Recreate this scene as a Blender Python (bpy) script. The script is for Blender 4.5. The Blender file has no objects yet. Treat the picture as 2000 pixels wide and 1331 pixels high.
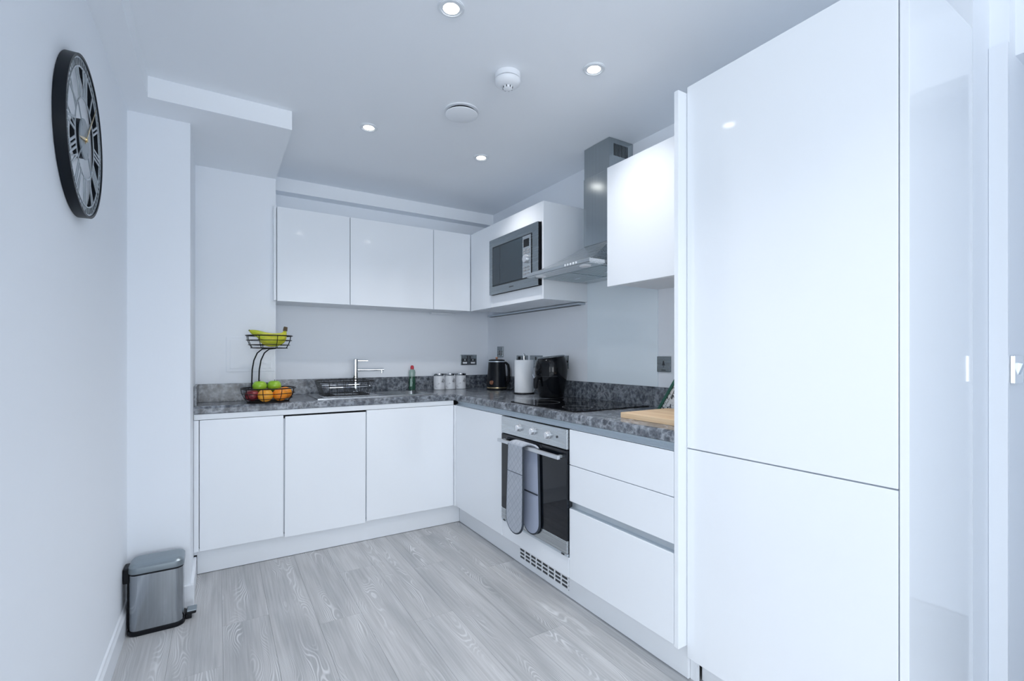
import bpy, bmesh, math, random
from mathutils import Vector, Matrix
from math import sin, cos, pi, radians

random.seed(7)
C = bpy.context.scene.collection
S = bpy.context.scene

# ---------------------------------------------------------------- camera
F_PX, CX, CY, TH, HC = 926.0, 1000.0, 693.4, 0.5543, 1.15
cam = bpy.data.cameras.new('camera'); camo = bpy.data.objects.new('camera', cam); C.objects.link(camo)
cam.sensor_fit = 'HORIZONTAL'; cam.sensor_width = 36.0; cam.lens = 36.0 * F_PX / 2000.0
cam.shift_y = (CY - 1331 / 2) / 2000.0
cam.clip_start = 0.02
camo.location = (0, 0, HC); camo.rotation_euler = (pi / 2, 0, -TH)
S.camera = camo
S.render.resolution_x, S.render.resolution_y = 2000, 1331

# ---------------------------------------------------------------- world, light, exposure
w = bpy.data.worlds.new('sky'); S.world = w; w.use_nodes = True
bg = w.node_tree.nodes['Background']; bg.inputs[0].default_value = (0.80, 0.90, 1.0, 1); bg.inputs[1].default_value = 1.0
S.view_settings.view_transform = 'Standard'
S.view_settings.look = 'None'
S.view_settings.gamma = 1.0
S.view_settings.use_curve_mapping = False
S.view_settings.exposure = 0.54
S.cycles.max_bounces = 18; S.cycles.diffuse_bounces = 14; S.cycles.glossy_bounces = 6   # white room: light keeps bouncing

def area(name, loc, rot, sx, sy, power, col):
    l = bpy.data.lights.new(name, 'AREA'); l.shape = 'RECTANGLE'; l.size = sx; l.size_y = sy
    l.energy = power; l.color = col
    o = bpy.data.objects.new(name, l); C.objects.link(o); o.location = loc; o.rotation_euler = rot
    return o
DAY = (0.915, 0.955, 1.0)
area('added_side_daylight', (-4.57, -2.6, 1.2), (0, -pi / 2, 0), 2.12, 4.9, 58, DAY)     # added daylight for an invented side opening, facing +x
area('added_rear_daylight', (-0.8, -6.47, 1.2), (pi / 2, 0, 0), 5.6, 2.12, 112, DAY)      # added daylight for an invented rear opening, facing +y

# ---------------------------------------------------------------- materials
MATS = {}
def new_mat(name):
    m = bpy.data.materials.new(name); m.use_nodes = True
    nt = m.node_tree; b = nt.nodes['Principled BSDF']; MATS[name] = m
    return m, nt, b
def setp(b, **k):
    names = dict(col='Base Color', met='Metallic', rough='Roughness', ior='IOR', trans='Transmission Weight',
                 coat='Coat Weight', ecol='Emission Color', estr='Emission Strength', spec='Specular IOR Level',
                 aniso='Anisotropic', coatr='Coat Roughness', alpha='Alpha')
    for a, v in k.items():
        i = b.inputs[names[a]]
        i.default_value = (*v, 1) if a in ('col', 'ecol') else v
def mat(name, col, rough=0.5, met=0.0, **k):
    m, nt, b = new_mat(name); setp(b, col=col, rough=rough, met=met, **k); return m
def N(nt, t, **k):
    n = nt.nodes.new(t)
    for a, v in k.items():
        if a.startswith('in_'): n.inputs[a[3:].replace('_', ' ')].default_value = v
        else: setattr(n, a, v)
    return n
def ramp(nt, stops):
    n = nt.nodes.new('ShaderNodeValToRGB'); e = n.color_ramp.elements
    while len(e) < len(stops): e.new(0.5)
    for el, (p, c) in zip(e, stops): el.position = p; el.color = (*c, 1)
    return n

def painted(name, col, rough, bump=0.02, scale=60):
    m, nt, b = new_mat(name); setp(b, col=col, rough=rough)
    tc = N(nt, 'ShaderNodeTexCoord'); no = N(nt, 'ShaderNodeTexNoise', in_Scale=scale, in_Detail=3.0)
    bp = N(nt, 'ShaderNodeBump', in_Strength=bump, in_Distance=0.01)
    nt.links.new(tc.outputs['Object'], no.inputs['Vector']); nt.links.new(no.outputs['Fac'], bp.inputs['Height'])
    nt.links.new(bp.outputs['Normal'], b.inputs['Normal']); return m
painted('wall_paint', (0.84, 0.87, 0.91), 0.65)
painted('ceiling_paint', (0.87, 0.895, 0.925), 0.75)
painted('satin_white', (0.80, 0.83, 0.87), 0.35)
mat('gloss_white', (0.84, 0.87, 0.905), 0.07)
mat('carcass_white', (0.76, 0.79, 0.82), 0.4)
mat('plinth_white', (0.80, 0.825, 0.855), 0.25)
mat('glass_white', (0.83, 0.91, 0.955), 0.04)
mat('rail_silver', (0.62, 0.68, 0.73), 0.35, 0.75)
mat('rail_white', (0.76, 0.79, 0.82), 0.3)
mat('chrome', (0.82, 0.84, 0.86), 0.06, 1.0)
mat('knob_satin', (0.60, 0.62, 0.65), 0.32, 0.7)
mat('dark_gap', (0.02, 0.025, 0.03), 0.6)
mat('black_gloss', (0.004, 0.005, 0.007), 0.06, spec=0.28)
mat('black_satin', (0.006, 0.008, 0.012), 0.30, spec=0.22)
mat('black_plastic', (0.007, 0.008, 0.011), 0.42, spec=0.2)
mat('black_wire', (0.006, 0.006, 0.007), 0.35, spec=0.25)
mat('rack_wire', (0.03, 0.032, 0.035), 0.3, 0.6)
mat('oven_glass', (0.005, 0.007, 0.011), 0.035, spec=0.4)
mat('hob_glass', (0.003, 0.003, 0.004), 0.03, spec=0.4)
mat('micro_glass', (0.022, 0.036, 0.048), 0.06)
mat('grey_mark', (0.25, 0.26, 0.27), 0.4)
mat('dark_mark', (0.04, 0.045, 0.05), 0.4)
mat('rim_black', (0.004, 0.007, 0.011), 0.40, spec=0.22)
mat('dial_grey', (0.28, 0.32, 0.35), 0.35, 0.35)
mat('dial_silver', (0.42, 0.46, 0.49), 0.3, 0.6)
mat('fryer_top', (0.10, 0.12, 0.135), 0.12)
mat('brass', (0.78, 0.62, 0.36), 0.25, 1.0)
mat('copper', (0.70, 0.33, 0.20), 0.3, 1.0)
mat('plastic_white', (0.82, 0.84, 0.87), 0.3)
mat('paper_white', (0.86, 0.88, 0.90), 0.85)
mat('red_cap', (0.55, 0.03, 0.05), 0.35)
mat('liquid_green', (0.03, 0.09, 0.06), 0.12)
mat('bottle_clear', (0.30, 0.42, 0.38), 0.1)
mat('green_board', (0.02, 0.11, 0.075), 0.4)
mat('glove_edge', (0.035, 0.045, 0.06), 0.8)
mat('stem_brown', (0.09, 0.06, 0.03), 0.7)
mat('banana_tip', (0.12, 0.10, 0.02), 0.6)
mat('lamp_lens', (1, 1, 1), 0.4, ecol=(1.0, 0.95, 0.86), estr=9.0)
mat('filter_metal', (0.42, 0.50, 0.53), 0.35, 0.8)

def steel(name, col, rough, axis):
    m, nt, b = new_mat(name); setp(b, met=1.0)
    tc = N(nt, 'ShaderNodeTexCoord'); mp = N(nt, 'ShaderNodeMapping')
    sc = [160.0, 160.0, 160.0]; sc[axis] = 1.5; mp.inputs['Scale'].default_value = sc
    no = N(nt, 'ShaderNodeTexNoise', in_Scale=1.0, in_Detail=2.0)
    r = ramp(nt, [(0.3, [c * 0.90 for c in col]), (0.7, col)])
    mr = N(nt, 'ShaderNodeMapRange'); mr.inputs[3].default_value = rough * 0.85; mr.inputs[4].default_value = rough * 1.2
    nt.links.new(tc.outputs['Object'], mp.inputs[0]); nt.links.new(mp.outputs[0], no.inputs['Vector'])
    nt.links.new(no.outputs['Fac'], r.inputs[0]); nt.links.new(r.outputs[0], b.inputs['Base Color'])
    nt.links.new(no.outputs['Fac'], mr.inputs[0]); nt.links.new(mr.outputs[0], b.inputs['Roughness'])
    return m
steel('steel_h', (0.56, 0.59, 0.61), 0.26, 1)
steel('steel_v', (0.42, 0.46, 0.48), 0.18, 2)
steel('steel_bin', (0.40, 0.43, 0.46), 0.14, 2)
steel('steel_dark', (0.30, 0.335, 0.355), 0.26, 1)
steel('steel_sink', (0.62, 0.64, 0.66), 0.2, 0)
steel('steel_lid', (0.33, 0.38, 0.41), 0.34, 0)

def plank_mat():
    m, nt, b = new_mat('grey_plank')
    tc = N(nt, 'ShaderNodeTexCoord'); oi = N(nt, 'ShaderNodeObjectInfo')
    off = N(nt, 'ShaderNodeVectorMath', operation='SCALE'); off.inputs[3].default_value = 37.0
    cmb = N(nt, 'ShaderNodeCombineXYZ')
    nt.links.new(oi.outputs['Random'], cmb.inputs[0]); nt.links.new(oi.outputs['Random'], cmb.inputs[1])
    nt.links.new(cmb.outputs[0], off.inputs[0])
    # growth-ring figure: distance field of a tilted log, warped by noise
    warp = N(nt, 'ShaderNodeTexNoise', in_Scale=1.0, in_Detail=2.0, in_Roughness=0.5)
    mpw = N(nt, 'ShaderNodeMapping'); mpw.inputs['Scale'].default_value = (7.0, 1.6, 7.0)
    add0 = N(nt, 'ShaderNodeVectorMath', operation='ADD')
    nt.links.new(tc.outputs['Object'], add0.inputs[0]); nt.links.new(off.outputs[0], add0.inputs[1])
    nt.links.new(add0.outputs[0], mpw.inputs[0]); nt.links.new(mpw.outputs[0], warp.inputs['Vector'])
    sep = N(nt, 'ShaderNodeSeparateXYZ'); nt.links.new(tc.outputs['Object'], sep.inputs[0])
    # rings = sin( k * ( (x*a)^2 + noise ) )
    x2 = N(nt, 'ShaderNodeMath', operation='POWER'); x2.inputs[1].default_value = 2.0
    xa = N(nt, 'ShaderNodeMath', operation='ABSOLUTE'); nt.links.new(sep.outputs[0], xa.inputs[0])
    nt.links.new(xa.outputs[0], x2.inputs[0])
    xs = N(nt, 'ShaderNodeMath', operation='MULTIPLY'); xs.inputs[1].default_value = 70.0
    nt.links.new(x2.outputs[0], xs.inputs[0])
    nz = N(nt, 'ShaderNodeMath', operation='MULTIPLY'); nz.inputs[1].default_value = 1.7
    nt.links.new(warp.outputs['Fac'], nz.inputs[0])
    sm = N(nt, 'ShaderNodeMath', operation='ADD'); nt.links.new(xs.outputs[0], sm.inputs[0]); nt.links.new(nz.outputs[0], sm.inputs[1])
    k = N(nt, 'ShaderNodeMath', operation='MULTIPLY'); k.inputs[1].default_value = 120.0; nt.links.new(sm.outputs[0], k.inputs[0])
    sn = N(nt, 'ShaderNodeMath', operation='SINE'); nt.links.new(k.outputs[0], sn.inputs[0])
    line = N(nt, 'ShaderNodeMapRange'); line.inputs[1].default_value = 0.0; line.inputs[2].default_value = 1.0
    nt.links.new(sn.outputs[0], line.inputs[0])
    # where the figure shows: patches
    pm = N(nt, 'ShaderNodeMapping'); pm.inputs['Scale'].default_value = (14.0, 2.2, 5.0)
    pn = N(nt, 'ShaderNodeTexNoise', in_Scale=1.0, in_Detail=1.0)
    nt.links.new(add0.outputs[0], pm.inputs[0]); nt.links.new(pm.outputs[0], pn.inputs['Vector'])
    pr = N(nt, 'ShaderNodeMapRange'); pr.inputs[1].default_value = 0.47; pr.inputs[2].default_value = 0.70
    nt.links.new(pn.outputs['Fac'], pr.inputs[0])
    fig = N(nt, 'ShaderNodeMath', operation='MULTIPLY'); nt.links.new(line.outputs[0], fig.inputs[0]); nt.links.new(pr.outputs[0], fig.inputs[1])
    # straight grain
    gm = N(nt, 'ShaderNodeMapping'); gm.inputs['Scale'].default_value = (120.0, 3.0, 10.0)
    gn = N(nt, 'ShaderNodeTexNoise', in_Scale=1.0, in_Detail=4.0, in_Roughness=0.6)
    nt.links.new(add0.outputs[0], gm.inputs[0]); nt.links.new(gm.outputs[0], gn.inputs['Vector'])
    bm_ = N(nt, 'ShaderNodeMapping'); bm_.inputs['Scale'].default_value = (9.0, 1.2, 4.0)
    bn = N(nt, 'ShaderNodeTexNoise', in_Scale=1.0, in_Detail=3.0)
    nt.links.new(add0.outputs[0], bm_.inputs[0]); nt.links.new(bm_.outputs[0], bn.inputs['Vector'])
    r1 = ramp(nt, [(0.30, (0.36, 0.37, 0.38)), (0.55, (0.455, 0.46, 0.467)), (0.75, (0.51, 0.51, 0.515))])
    nt.links.new(bn.outputs['Fac'], r1.inputs[0])
    gmr = N(nt, 'ShaderNodeMapRange'); gmr.inputs[1].default_value = 0.3; gmr.inputs[2].default_value = 0.7
    gmr.inputs[3].default_value = 0.82; gmr.inputs[4].default_value = 1.10
    nt.links.new(gn.outputs['Fac'], gmr.inputs[0])
    mul = N(nt, 'ShaderNodeVectorMath', operation='SCALE'); nt.links.new(r1.outputs[0], mul.inputs[0]); nt.links.new(gmr.outputs[0], mul.inputs[3])
    # per plank tone
    tr = N(nt, 'ShaderNodeMapRange'); tr.inputs[3].default_value = 0.92; tr.inputs[4].default_value = 1.07
    nt.links.new(oi.outputs['Random'], tr.inputs[0])
    mul2 = N(nt, 'ShaderNodeVectorMath', operation='SCALE'); nt.links.new(mul.outputs[0], mul2.inputs[0]); nt.links.new(tr.outputs[0], mul2.inputs[3])
    mx = N(nt, 'ShaderNodeMix', data_type='RGBA'); mx.inputs[7].default_value = (0.74, 0.75, 0.76, 1)
    fm = N(nt, 'ShaderNodeMath', operation='MULTIPLY'); fm.inputs[1].default_value = 0.65; nt.links.new(fig.outputs[0], fm.inputs[0])
    nt.links.new(fm.outputs[0], mx.inputs[0]); nt.links.new(mul2.outputs[0], mx.inputs[6])
    nt.links.new(mx.outputs[2], b.inputs['Base Color'])
    setp(b, rough=0.42)
    bp = N(nt, 'ShaderNodeBump', in_Strength=0.12, in_Distance=0.002); nt.links.new(gn.outputs['Fac'], bp.inputs['Height'])
    nt.links.new(bp.outputs['Normal'], b.inputs['Normal'])
plank_mat()

def stone_mat():
    m, nt, b = new_mat('grey_stone')
    geo = N(nt, 'ShaderNodeNewGeometry')
    wn = N(nt, 'ShaderNodeTexNoise', in_Scale=14.0, in_Detail=3.0)
    nt.links.new(geo.outputs['Position'], wn.inputs['Vector'])
    wv = N(nt, 'ShaderNodeVectorMath', operation='SCALE'); wv.inputs[3].default_value = 0.06
    nt.links.new(wn.outputs['Color'], wv.inputs[0])
    ad = N(nt, 'ShaderNodeVectorMath', operation='ADD'); nt.links.new(geo.outputs['Position'], ad.inputs[0]); nt.links.new(wv.outputs[0], ad.inputs[1])
    vo = N(nt, 'ShaderNodeTexVoronoi', feature='DISTANCE_TO_EDGE', in_Scale=34.0); nt.links.new(ad.outputs[0], vo.inputs['Vector'])
    vr = ramp(nt, [(0.0, (1, 1, 1)), (0.10, (0.35, 0.35, 0.35)), (0.3, (0, 0, 0))]); nt.links.new(vo.outputs['Distance'], vr.inputs[0])
    n2 = N(nt, 'ShaderNodeTexNoise', in_Scale=32.0, in_Detail=6.0, in_Roughness=0.65); nt.links.new(geo.outputs['Position'], n2.inputs['Vector'])
    r2 = ramp(nt, [(0.36, (0.035, 0.041, 0.052)), (0.50, (0.105, 0.118, 0.140)), (0.66, (0.29, 0.32, 0.355))]); nt.links.new(n2.outputs['Fac'], r2.inputs[0])
    n3 = N(nt, 'ShaderNodeTexNoise', in_Scale=9.0, in_Detail=2.0); nt.links.new(geo.outputs['Position'], n3.inputs['Vector'])
    mr = N(nt, 'ShaderNodeMapRange'); mr.inputs[1].default_value = 0.40; mr.inputs[2].default_value = 0.65; mr.inputs[4].default_value = 0.55
    nt.links.new(n3.outputs['Fac'], mr.inputs[0])
    mu = N(nt, 'ShaderNodeMath', operation='MULTIPLY'); nt.links.new(vr.outputs[0], mu.inputs[0]); nt.links.new(mr.outputs[0], mu.inputs[1])
    mx = N(nt, 'ShaderNodeMix', data_type='RGBA'); mx.inputs[7].default_value = (0.46, 0.49, 0.53, 1)
    nt.links.new(mu.outputs[0], mx.inputs[0]); nt.links.new(r2.outputs[0], mx.inputs[6]); nt.links.new(mx.outputs[2], b.inputs['Base Color'])
    setp(b, rough=0.20)
stone_mat()

def speckle(name, base, dark, scale, lo, hi, rough):
    m, nt, b = new_mat(name); tc = N(nt, 'ShaderNodeTexCoord')
    no = N(nt, 'ShaderNodeTexNoise', in_Scale=scale, in_Detail=4.0, in_Roughness=0.65)
    nt.links.new(tc.outputs['Object'], no.inputs['Vector'])
    r = ramp(nt, [(lo, base), (hi, dark)]); nt.links.new(no.outputs['Fac'], r.inputs[0]); nt.links.new(r.outputs[0], b.inputs['Base Color'])
    setp(b, rough=rough); return m
speckle('canister_marble', (0.78, 0.80, 0.83), (0.10, 0.11, 0.13), 17.0, 0.54, 0.68, 0.3)
speckle('pattern_bw', (0.75, 0.77, 0.78), (0.02, 0.025, 0.03), 60.0, 0.52, 0.56, 0.5)
speckle('orange_skin', (0.85, 0.24, 0.01), (0.80, 0.32, 0.02), 30.0, 0.4, 0.7, 0.4)
speckle('orange_skin_light', (0.83, 0.33, 0.02), (0.80, 0.40, 0.03), 30.0, 0.4, 0.7, 0.4)
speckle('apple_green', (0.25, 0.50, 0.02), (0.38, 0.58, 0.06), 22.0, 0.4, 0.7, 0.25)
speckle('apple_red', (0.14, 0.012, 0.018), (0.38, 0.06, 0.06), 24.0, 0.45, 0.75, 0.25)
speckle('banana_skin', (0.42, 0.48, 0.02), (0.62, 0.56, 0.03), 20.0, 0.4, 0.65, 0.45)

def wood_mat():
    m, nt, b = new_mat('board_wood'); tc = N(nt, 'ShaderNodeTexCoord'); mp = N(nt, 'ShaderNodeMapping')
    mp.inputs['Scale'].default_value = (60, 3, 60)
    no = N(nt, 'ShaderNodeTexNoise', in_Scale=1.0, in_Detail=3.0)
    nt.links.new(tc.outputs['Object'], mp.inputs[0]); nt.links.new(mp.outputs[0], no.inputs['Vector'])
    r = ramp(nt, [(0.35, (0.66, 0.44, 0.25)), (0.65, (0.80, 0.60, 0.39))]); nt.links.new(no.outputs['Fac'], r.inputs[0])
    nt.links.new(r.outputs[0], b.inputs['Base Color']); setp(b, rough=0.5)
wood_mat()
def quilt_mat():
    m, nt, b = new_mat('glove_fabric'); tc = N(nt, 'ShaderNodeTexCoord'); mp = N(nt, 'ShaderNodeMapping')
    mp.inputs['Rotation'].default_value = (radians(45), 0, 0)
    ck = N(nt, 'ShaderNodeTexBrick', in_Scale=1.0); ck.offset = 0.0
    ck.inputs['Brick Width'].default_value = 0.026; ck.inputs['Row Height'].default_value = 0.026; ck.inputs['Mortar Size'].default_value = 0.0012
    ck.inputs['Color1'].default_value = (0.43, 0.46, 0.51, 1); ck.inputs['Color2'].default_value = (0.40, 0.43, 0.48, 1); ck.inputs['Mortar'].default_value = (0.30, 0.33, 0.38, 1)
    sp = N(nt, 'ShaderNodeSeparateXYZ'); cb = N(nt, 'ShaderNodeCombineXYZ')
    nt.links.new(tc.outputs['Object'], mp.inputs[0]); nt.links.new(mp.outputs[0], sp.inputs[0])
    nt.links.new(sp.outputs[1], cb.inputs[0]); nt.links.new(sp.outputs[2], cb.inputs[1]); nt.links.new(cb.outputs[0], ck.inputs['Vector'])
    nt.links.new(ck.outputs['Color'], b.inputs['Base Color']); setp(b, rough=0.9)
    bp = N(nt, 'ShaderNodeBump', in_Strength=0.4, in_Distance=0.003); bp.invert = True
    nt.links.new(ck.outputs['Fac'], bp.inputs['Height']); nt.links.new(bp.outputs['Normal'], b.inputs['Normal'])
quilt_mat()
mat('glove_lining', (0.36, 0.40, 0.50), 0.9)

# ---------------------------------------------------------------- mesh helpers (all in world coordinates)
WLOC = {}
class B:
    def __init__(s): s.bm = bmesh.new()
    def box(s, x0, x1, y0, y1, z0, z1, bev=0.0, seg=2, M=None):
        r = bmesh.ops.create_cube(s.bm, size=1.0); vs = r['verts']
        mt = Matrix.Translation(((x0 + x1) / 2, (y0 + y1) / 2, (z0 + z1) / 2)) @ Matrix.Diagonal((abs(x1 - x0), abs(y1 - y0), abs(z1 - z0), 1))
        if M is not None: mt = M @ mt
        bmesh.ops.transform(s.bm, matrix=mt, verts=vs)
        if bev > 0:
            es = list({e for v in vs for e in v.link_edges})
            bmesh.ops.bevel(s.bm, geom=es, offset=bev, segments=seg, affect='EDGES', profile=0.5)
        return s
    def rings(s, rings, cap0=True, cap1=True, closed=False):
        vv = [[s.bm.verts.new(p) for p in r] for r in rings]; n = len(rings[0])
        m = len(vv)
        for i in range(m if closed else m - 1):
            a, b = vv[i], vv[(i + 1) % m]
            for j in range(n):
                try: s.bm.faces.new((a[j], a[(j + 1) % n], b[(j + 1) % n], b[j]))
                except ValueError: pass
        if not closed:
            if cap0: s.bm.faces.new(list(reversed(vv[0])))
            if cap1: s.bm.faces.new(vv[-1])
        return s
    def lathe(s, prof, c=(0, 0, 0), seg=32, axis='z', sx=1.0, sy=1.0, cap0=True, cap1=True):
        rs = []
        for r, h in prof:
            ring = []
            for i in range(seg):
                a = 2 * pi * i / seg; u, v = r * cos(a) * sx, r * sin(a) * sy
                p = {'z': (u, v, h), 'x': (h, u, v), 'y': (v, h, u)}[axis]
                ring.append((c[0] + p[0], c[1] + p[1], c[2] + p[2]))
            rs.append(ring)
        return s.rings(rs, cap0, cap1)
    def tube(s, pts, r, seg=8, closed=False):
        pts = [Vector(p) for p in pts]; n = len(pts); rs = []
        rr = r if isinstance(r, (list, tuple)) else [r] * n
        up = None
        for i in range(n):
            if closed: t = pts[(i + 1) % n] - pts[i - 1]
            else: t = pts[min(i + 1, n - 1)] - pts[max(i - 1, 0)]
            t.normalize()
            if up is None:
                up = Vector((0, 0, 1)) if abs(t.z) < 0.9 else Vector((1, 0, 0))
            up = (up - t * up.dot(t))
            if up.length < 1e-5: up = t.orthogonal()
            up.normalize(); sd = t.cross(up)
            rs.append([pts[i] + up * (rr[i] * cos(2 * pi * k / seg)) + sd * (rr[i] * sin(2 * pi * k / seg)) for k in range(seg)])
        return s.rings(rs, closed=closed)
    def prism(s, outline, z0, z1, axis='z', M=None):
        def P(u, v, h): return {'z': (u, v, h), 'x': (h, u, v), 'y': (u, h, v)}[axis]
        r0 = [Vector(P(u, v, z0)) for u, v in outline]; r1 = [Vector(P(u, v, z1)) for u, v in outline]
        if M is not None: r0 = [M @ p for p in r0]; r1 = [M @ p for p in r1]
        return s.rings([r0, r1])
    def annulus(s, c, ri, ro, h0, h1, axis='z', seg=48):
        return s.rings([[{'z': (c[0] + q * cos(a), c[1] + q * sin(a), c[2] + h), 'x': (c[0] + h, c[1] + q * cos(a), c[2] + q * sin(a))}[axis]
                         for a in [2 * pi * k / seg for k in range(seg)]] for q, h in ((ri, h0), (ro, h0), (ro, h1), (ri, h1))], closed=True)

def rrect(x0, x1, y0, y1, r, n=6):
    out = []
    for cx, cy, a0 in ((x1 - r, y1 - r, 0), (x0 + r, y1 - r, pi / 2), (x0 + r, y0 + r, pi), (x1 - r, y0 + r, 3 * pi / 2)):
        for k in range(n + 1):
            a = a0 + pi / 2 * k / n; out.append((cx + r * cos(a), cy + r * sin(a)))
    return out

def make(name, b, m, parent=None, smooth=False, origin=None):
    bm = b.bm if isinstance(b, B) else b
    bmesh.ops.recalc_face_normals(bm, faces=bm.faces)
    co = [v.co for v in bm.verts]
    lo = Vector((min(c.x for c in co), min(c.y for c in co), min(c.z for c in co)))
    hi = Vector((max(c.x for c in co), max(c.y for c in co), max(c.z for c in co)))
    o_ = Vector(origin) if origin else (lo + hi) / 2
    bmesh.ops.translate(bm, vec=-o_, verts=bm.verts)
    me = bpy.data.meshes.new(name); bm.to_mesh(me); bm.free()
    me.materials.append(MATS[m])
    if smooth:
        for p in me.polygons: p.use_smooth = True
        try: me.set_sharp_from_angle(angle=radians(35))
        except Exception: pass
    ob = bpy.data.objects.new(name, me); C.objects.link(ob); WLOC[ob.name] = o_
    if parent is not None:
        ob.parent = parent; ob.location = o_ - WLOC[parent.name]
    else: ob.location = o_
    return ob
def tag(o, label, cat, group=None):
    o['label'] = label; o['category'] = cat
    if group: o['group'] = group
    return o
def thing(name, loc, label, cat, group=None):
    o = bpy.data.objects.new(name, None); C.objects.link(o); o.location = loc; o.empty_display_size = 0.05
    WLOC[o.name] = Vector(loc); return tag(o, label, cat, group)
def struct(name, b, m, parent=None, smooth=False, label=None):
    o = make(name, b, m, parent, smooth); o['kind'] = 'structure'
    if label: o['label'] = label
    return o
def arc(c, r, a0, a1, n, plane='xy'):
    out = []
    for k in range(n + 1):
        a = a0 + (a1 - a0) * k / n; u, v = r * cos(a), r * sin(a)
        out.append({'xy': (c[0] + u, c[1] + v, c[2]), 'xz': (c[0] + u, c[1], c[2] + v), 'yz': (c[0], c[1] + u, c[2] + v)}[plane])
    return out

# ---------------------------------------------------------------- measured planes
XP, YP = 1.4126, 2.972          # plinth faces
XF, YF = 1.3605, 2.937          # base fronts
XW, YW = 1.918, 3.481           # right and back wall
XU, YU = 1.585, 3.140           # wall-cabinet fronts
ZC, ZS = 2.296, 2.209           # ceiling, lowered soffit
ZD, ZT = 0.130, 0.8095          # base door bottom / top
ZW0, ZW = 0.842, 0.882          # worktop
ZU0, ZU1 = 1.472, 2.036         # wall cabinets
XT = 1.4034                     # tall doors
XL = -0.336                     # left wall
YBOX, XBOX = 3.18, 0.2935       # boxed-in wall behind the fruit

# ================================================================ structure
floor = struct('floor', B().box(-4.7, 2.9, -6.6, YW + 0.1, -0.12, -0.003), 'grey_plank')
PWID, x0 = 0.176, 0.014 - 0.176 * 2
for i in range(11):
    xa = x0 + PWID * i; xb = min(xa + PWID, 1.46); xa = max(xa, XL + 0.001)
    ys = -0.35 + [0.55, 1.15, 0.2, 0.85, 0.0, 0.45, 1.05, 0.3, 0.7, 0.1, 0.6][i] - 1.25
    while ys < 3.0:
        ya, yb_ = max(ys, -0.35), min(ys + 1.25, 3.02); ys += 1.25
        if yb_ - ya < 0.02: continue
        p = make('plank', B().box(xa + 0.0002, xb - 0.0002, ya + 0.0002, yb_ - 0.0002, -0.012, 0.0, 0.0006, 1), 'grey_plank', floor,
                 origin=((xa + xb) / 2 + random.uniform(-0.05, 0.05), (ya + yb_) / 2, -0.006))
ceiling = struct('ceiling', B().box(-4.7, 2.9, -6.6, YW + 0.1, ZC, ZC + 0.12), 'ceiling_paint')
struct('wall_back', B().box(XL - 0.12, XW + 0.12, YW, YW + 0.1, 0, ZC), 'wall_paint')
struct('wall_right', B().box(XW, XW + 0.08, 0.52, YW, 0, ZC), 'wall_paint')
struct('wall_left', B().box(XL - 0.12, XL, 0.55, YW, 0, ZC), 'wall_paint')
struct('wall_pier', B().box(XL, -0.11, 2.62, YW, 0, ZS), 'wall_paint')
struct('wall_boxing', B().box(-0.11, XBOX, YBOX, YW, 0, ZS), 'wall_paint')
struct('ceiling_bulkhead_box', B().box(XL, XBOX + 0.001, 2.4425, YW, ZS, ZC), 'ceiling_paint')
struct('ceiling_bulkhead_side', B().box(XL, -0.247, 0.55, 2.4425, ZS, ZC), 'ceiling_paint')
struct('ceiling_bulkhead_rear', B().box(XBOX + 0.001, XW, 3.389, YW, ZS, ZC), 'ceiling_paint')
# right-hand nib with the switch, and the unseen room behind, with parts added for the light
struct('wall_nib', B().box(1.849, 2.0, 0.463, 0.52, 0, ZC).box(2.0, 2.9, 0.42, 0.54, 0, ZC), 'wall_paint')
struct('wall_hall', B().box(2.8, 2.9, -6.6, 0.42, 0, ZC), 'wall_paint')
struct('added_wall_right_rear', B().box(2.06, 2.16, -6.5, -0.75, 0, ZC).box(2.06, 2.16, -0.75, 0.42, 2.06, ZC).box(2.16, 2.8, -0.95, -0.85, 0, ZC), 'wall_paint')  # unseen partition added to keep the hall dim in the tall panel
struct('trim_1', B().box(1.985, 2.0005, 0.42, 0.4625, 0, 2.08, 0.002), 'satin_white')
d1 = struct('added_door_leaf', B().box(1.245, 2.055, -0.79, -0.75, 0.005, 2.04, 0.002), 'satin_white')  # unseen open leaf, added to block rear light from the tall end panel
make('added_door_handle', B().tube([(1.30, -0.75, 1.0), (1.30, -0.70, 1.0), (1.31, -0.695, 1.0), (1.42, -0.695, 1.0)], 0.009, 10), 'chrome', d1, True)
struct('wall_front', B().box(-4.7, XL - 0.12, 0.55, 0.67, 0, ZC), 'wall_paint')
def glazed(name, fr, a0, a1, place):
    """wall with one wide opening between a0 and a1; place(u0, u1, z0, z1, depth0, depth1) adds a box"""
    b = B()
    for u0, u1, z0, z1 in ((fr[0], a0, 0, ZC), (a1, fr[1], 0, ZC), (a0, a1, 0, 0.12), (a0, a1, 2.28, ZC)): place(b, u0, u1, z0, z1, 0.0, 0.1)
    struct(name, b, 'wall_paint')
    b = B()
    for k in range(4):
        u = a0 + 0.03 + (a1 - a0 - 0.06) * k / 3; place(b, u - 0.03, u + 0.03, 0.12, 2.28, 0.03, 0.08)
    return b
b = glazed('wall_living_side', (-6.6, 0.55), -5.1, -0.1, lambda b, u0, u1, z0, z1, d0, d1: b.box(-4.6 - d1, -4.6 - d0, u0, u1, z0, z1))
struct('added_window_1', b, 'satin_white')  # invented frame bars, out of view, for the added side daylight
b = glazed('wall_rear', (-4.6, 2.8), -3.65, 2.05, lambda b, u0, u1, z0, z1, d0, d1: b.box(u0, u1, -6.5 - d1, -6.5 - d0, z0, z1))
struct('added_window_2', b, 'satin_white')  # invented frame bars, out of view, for the added rear daylight
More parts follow.
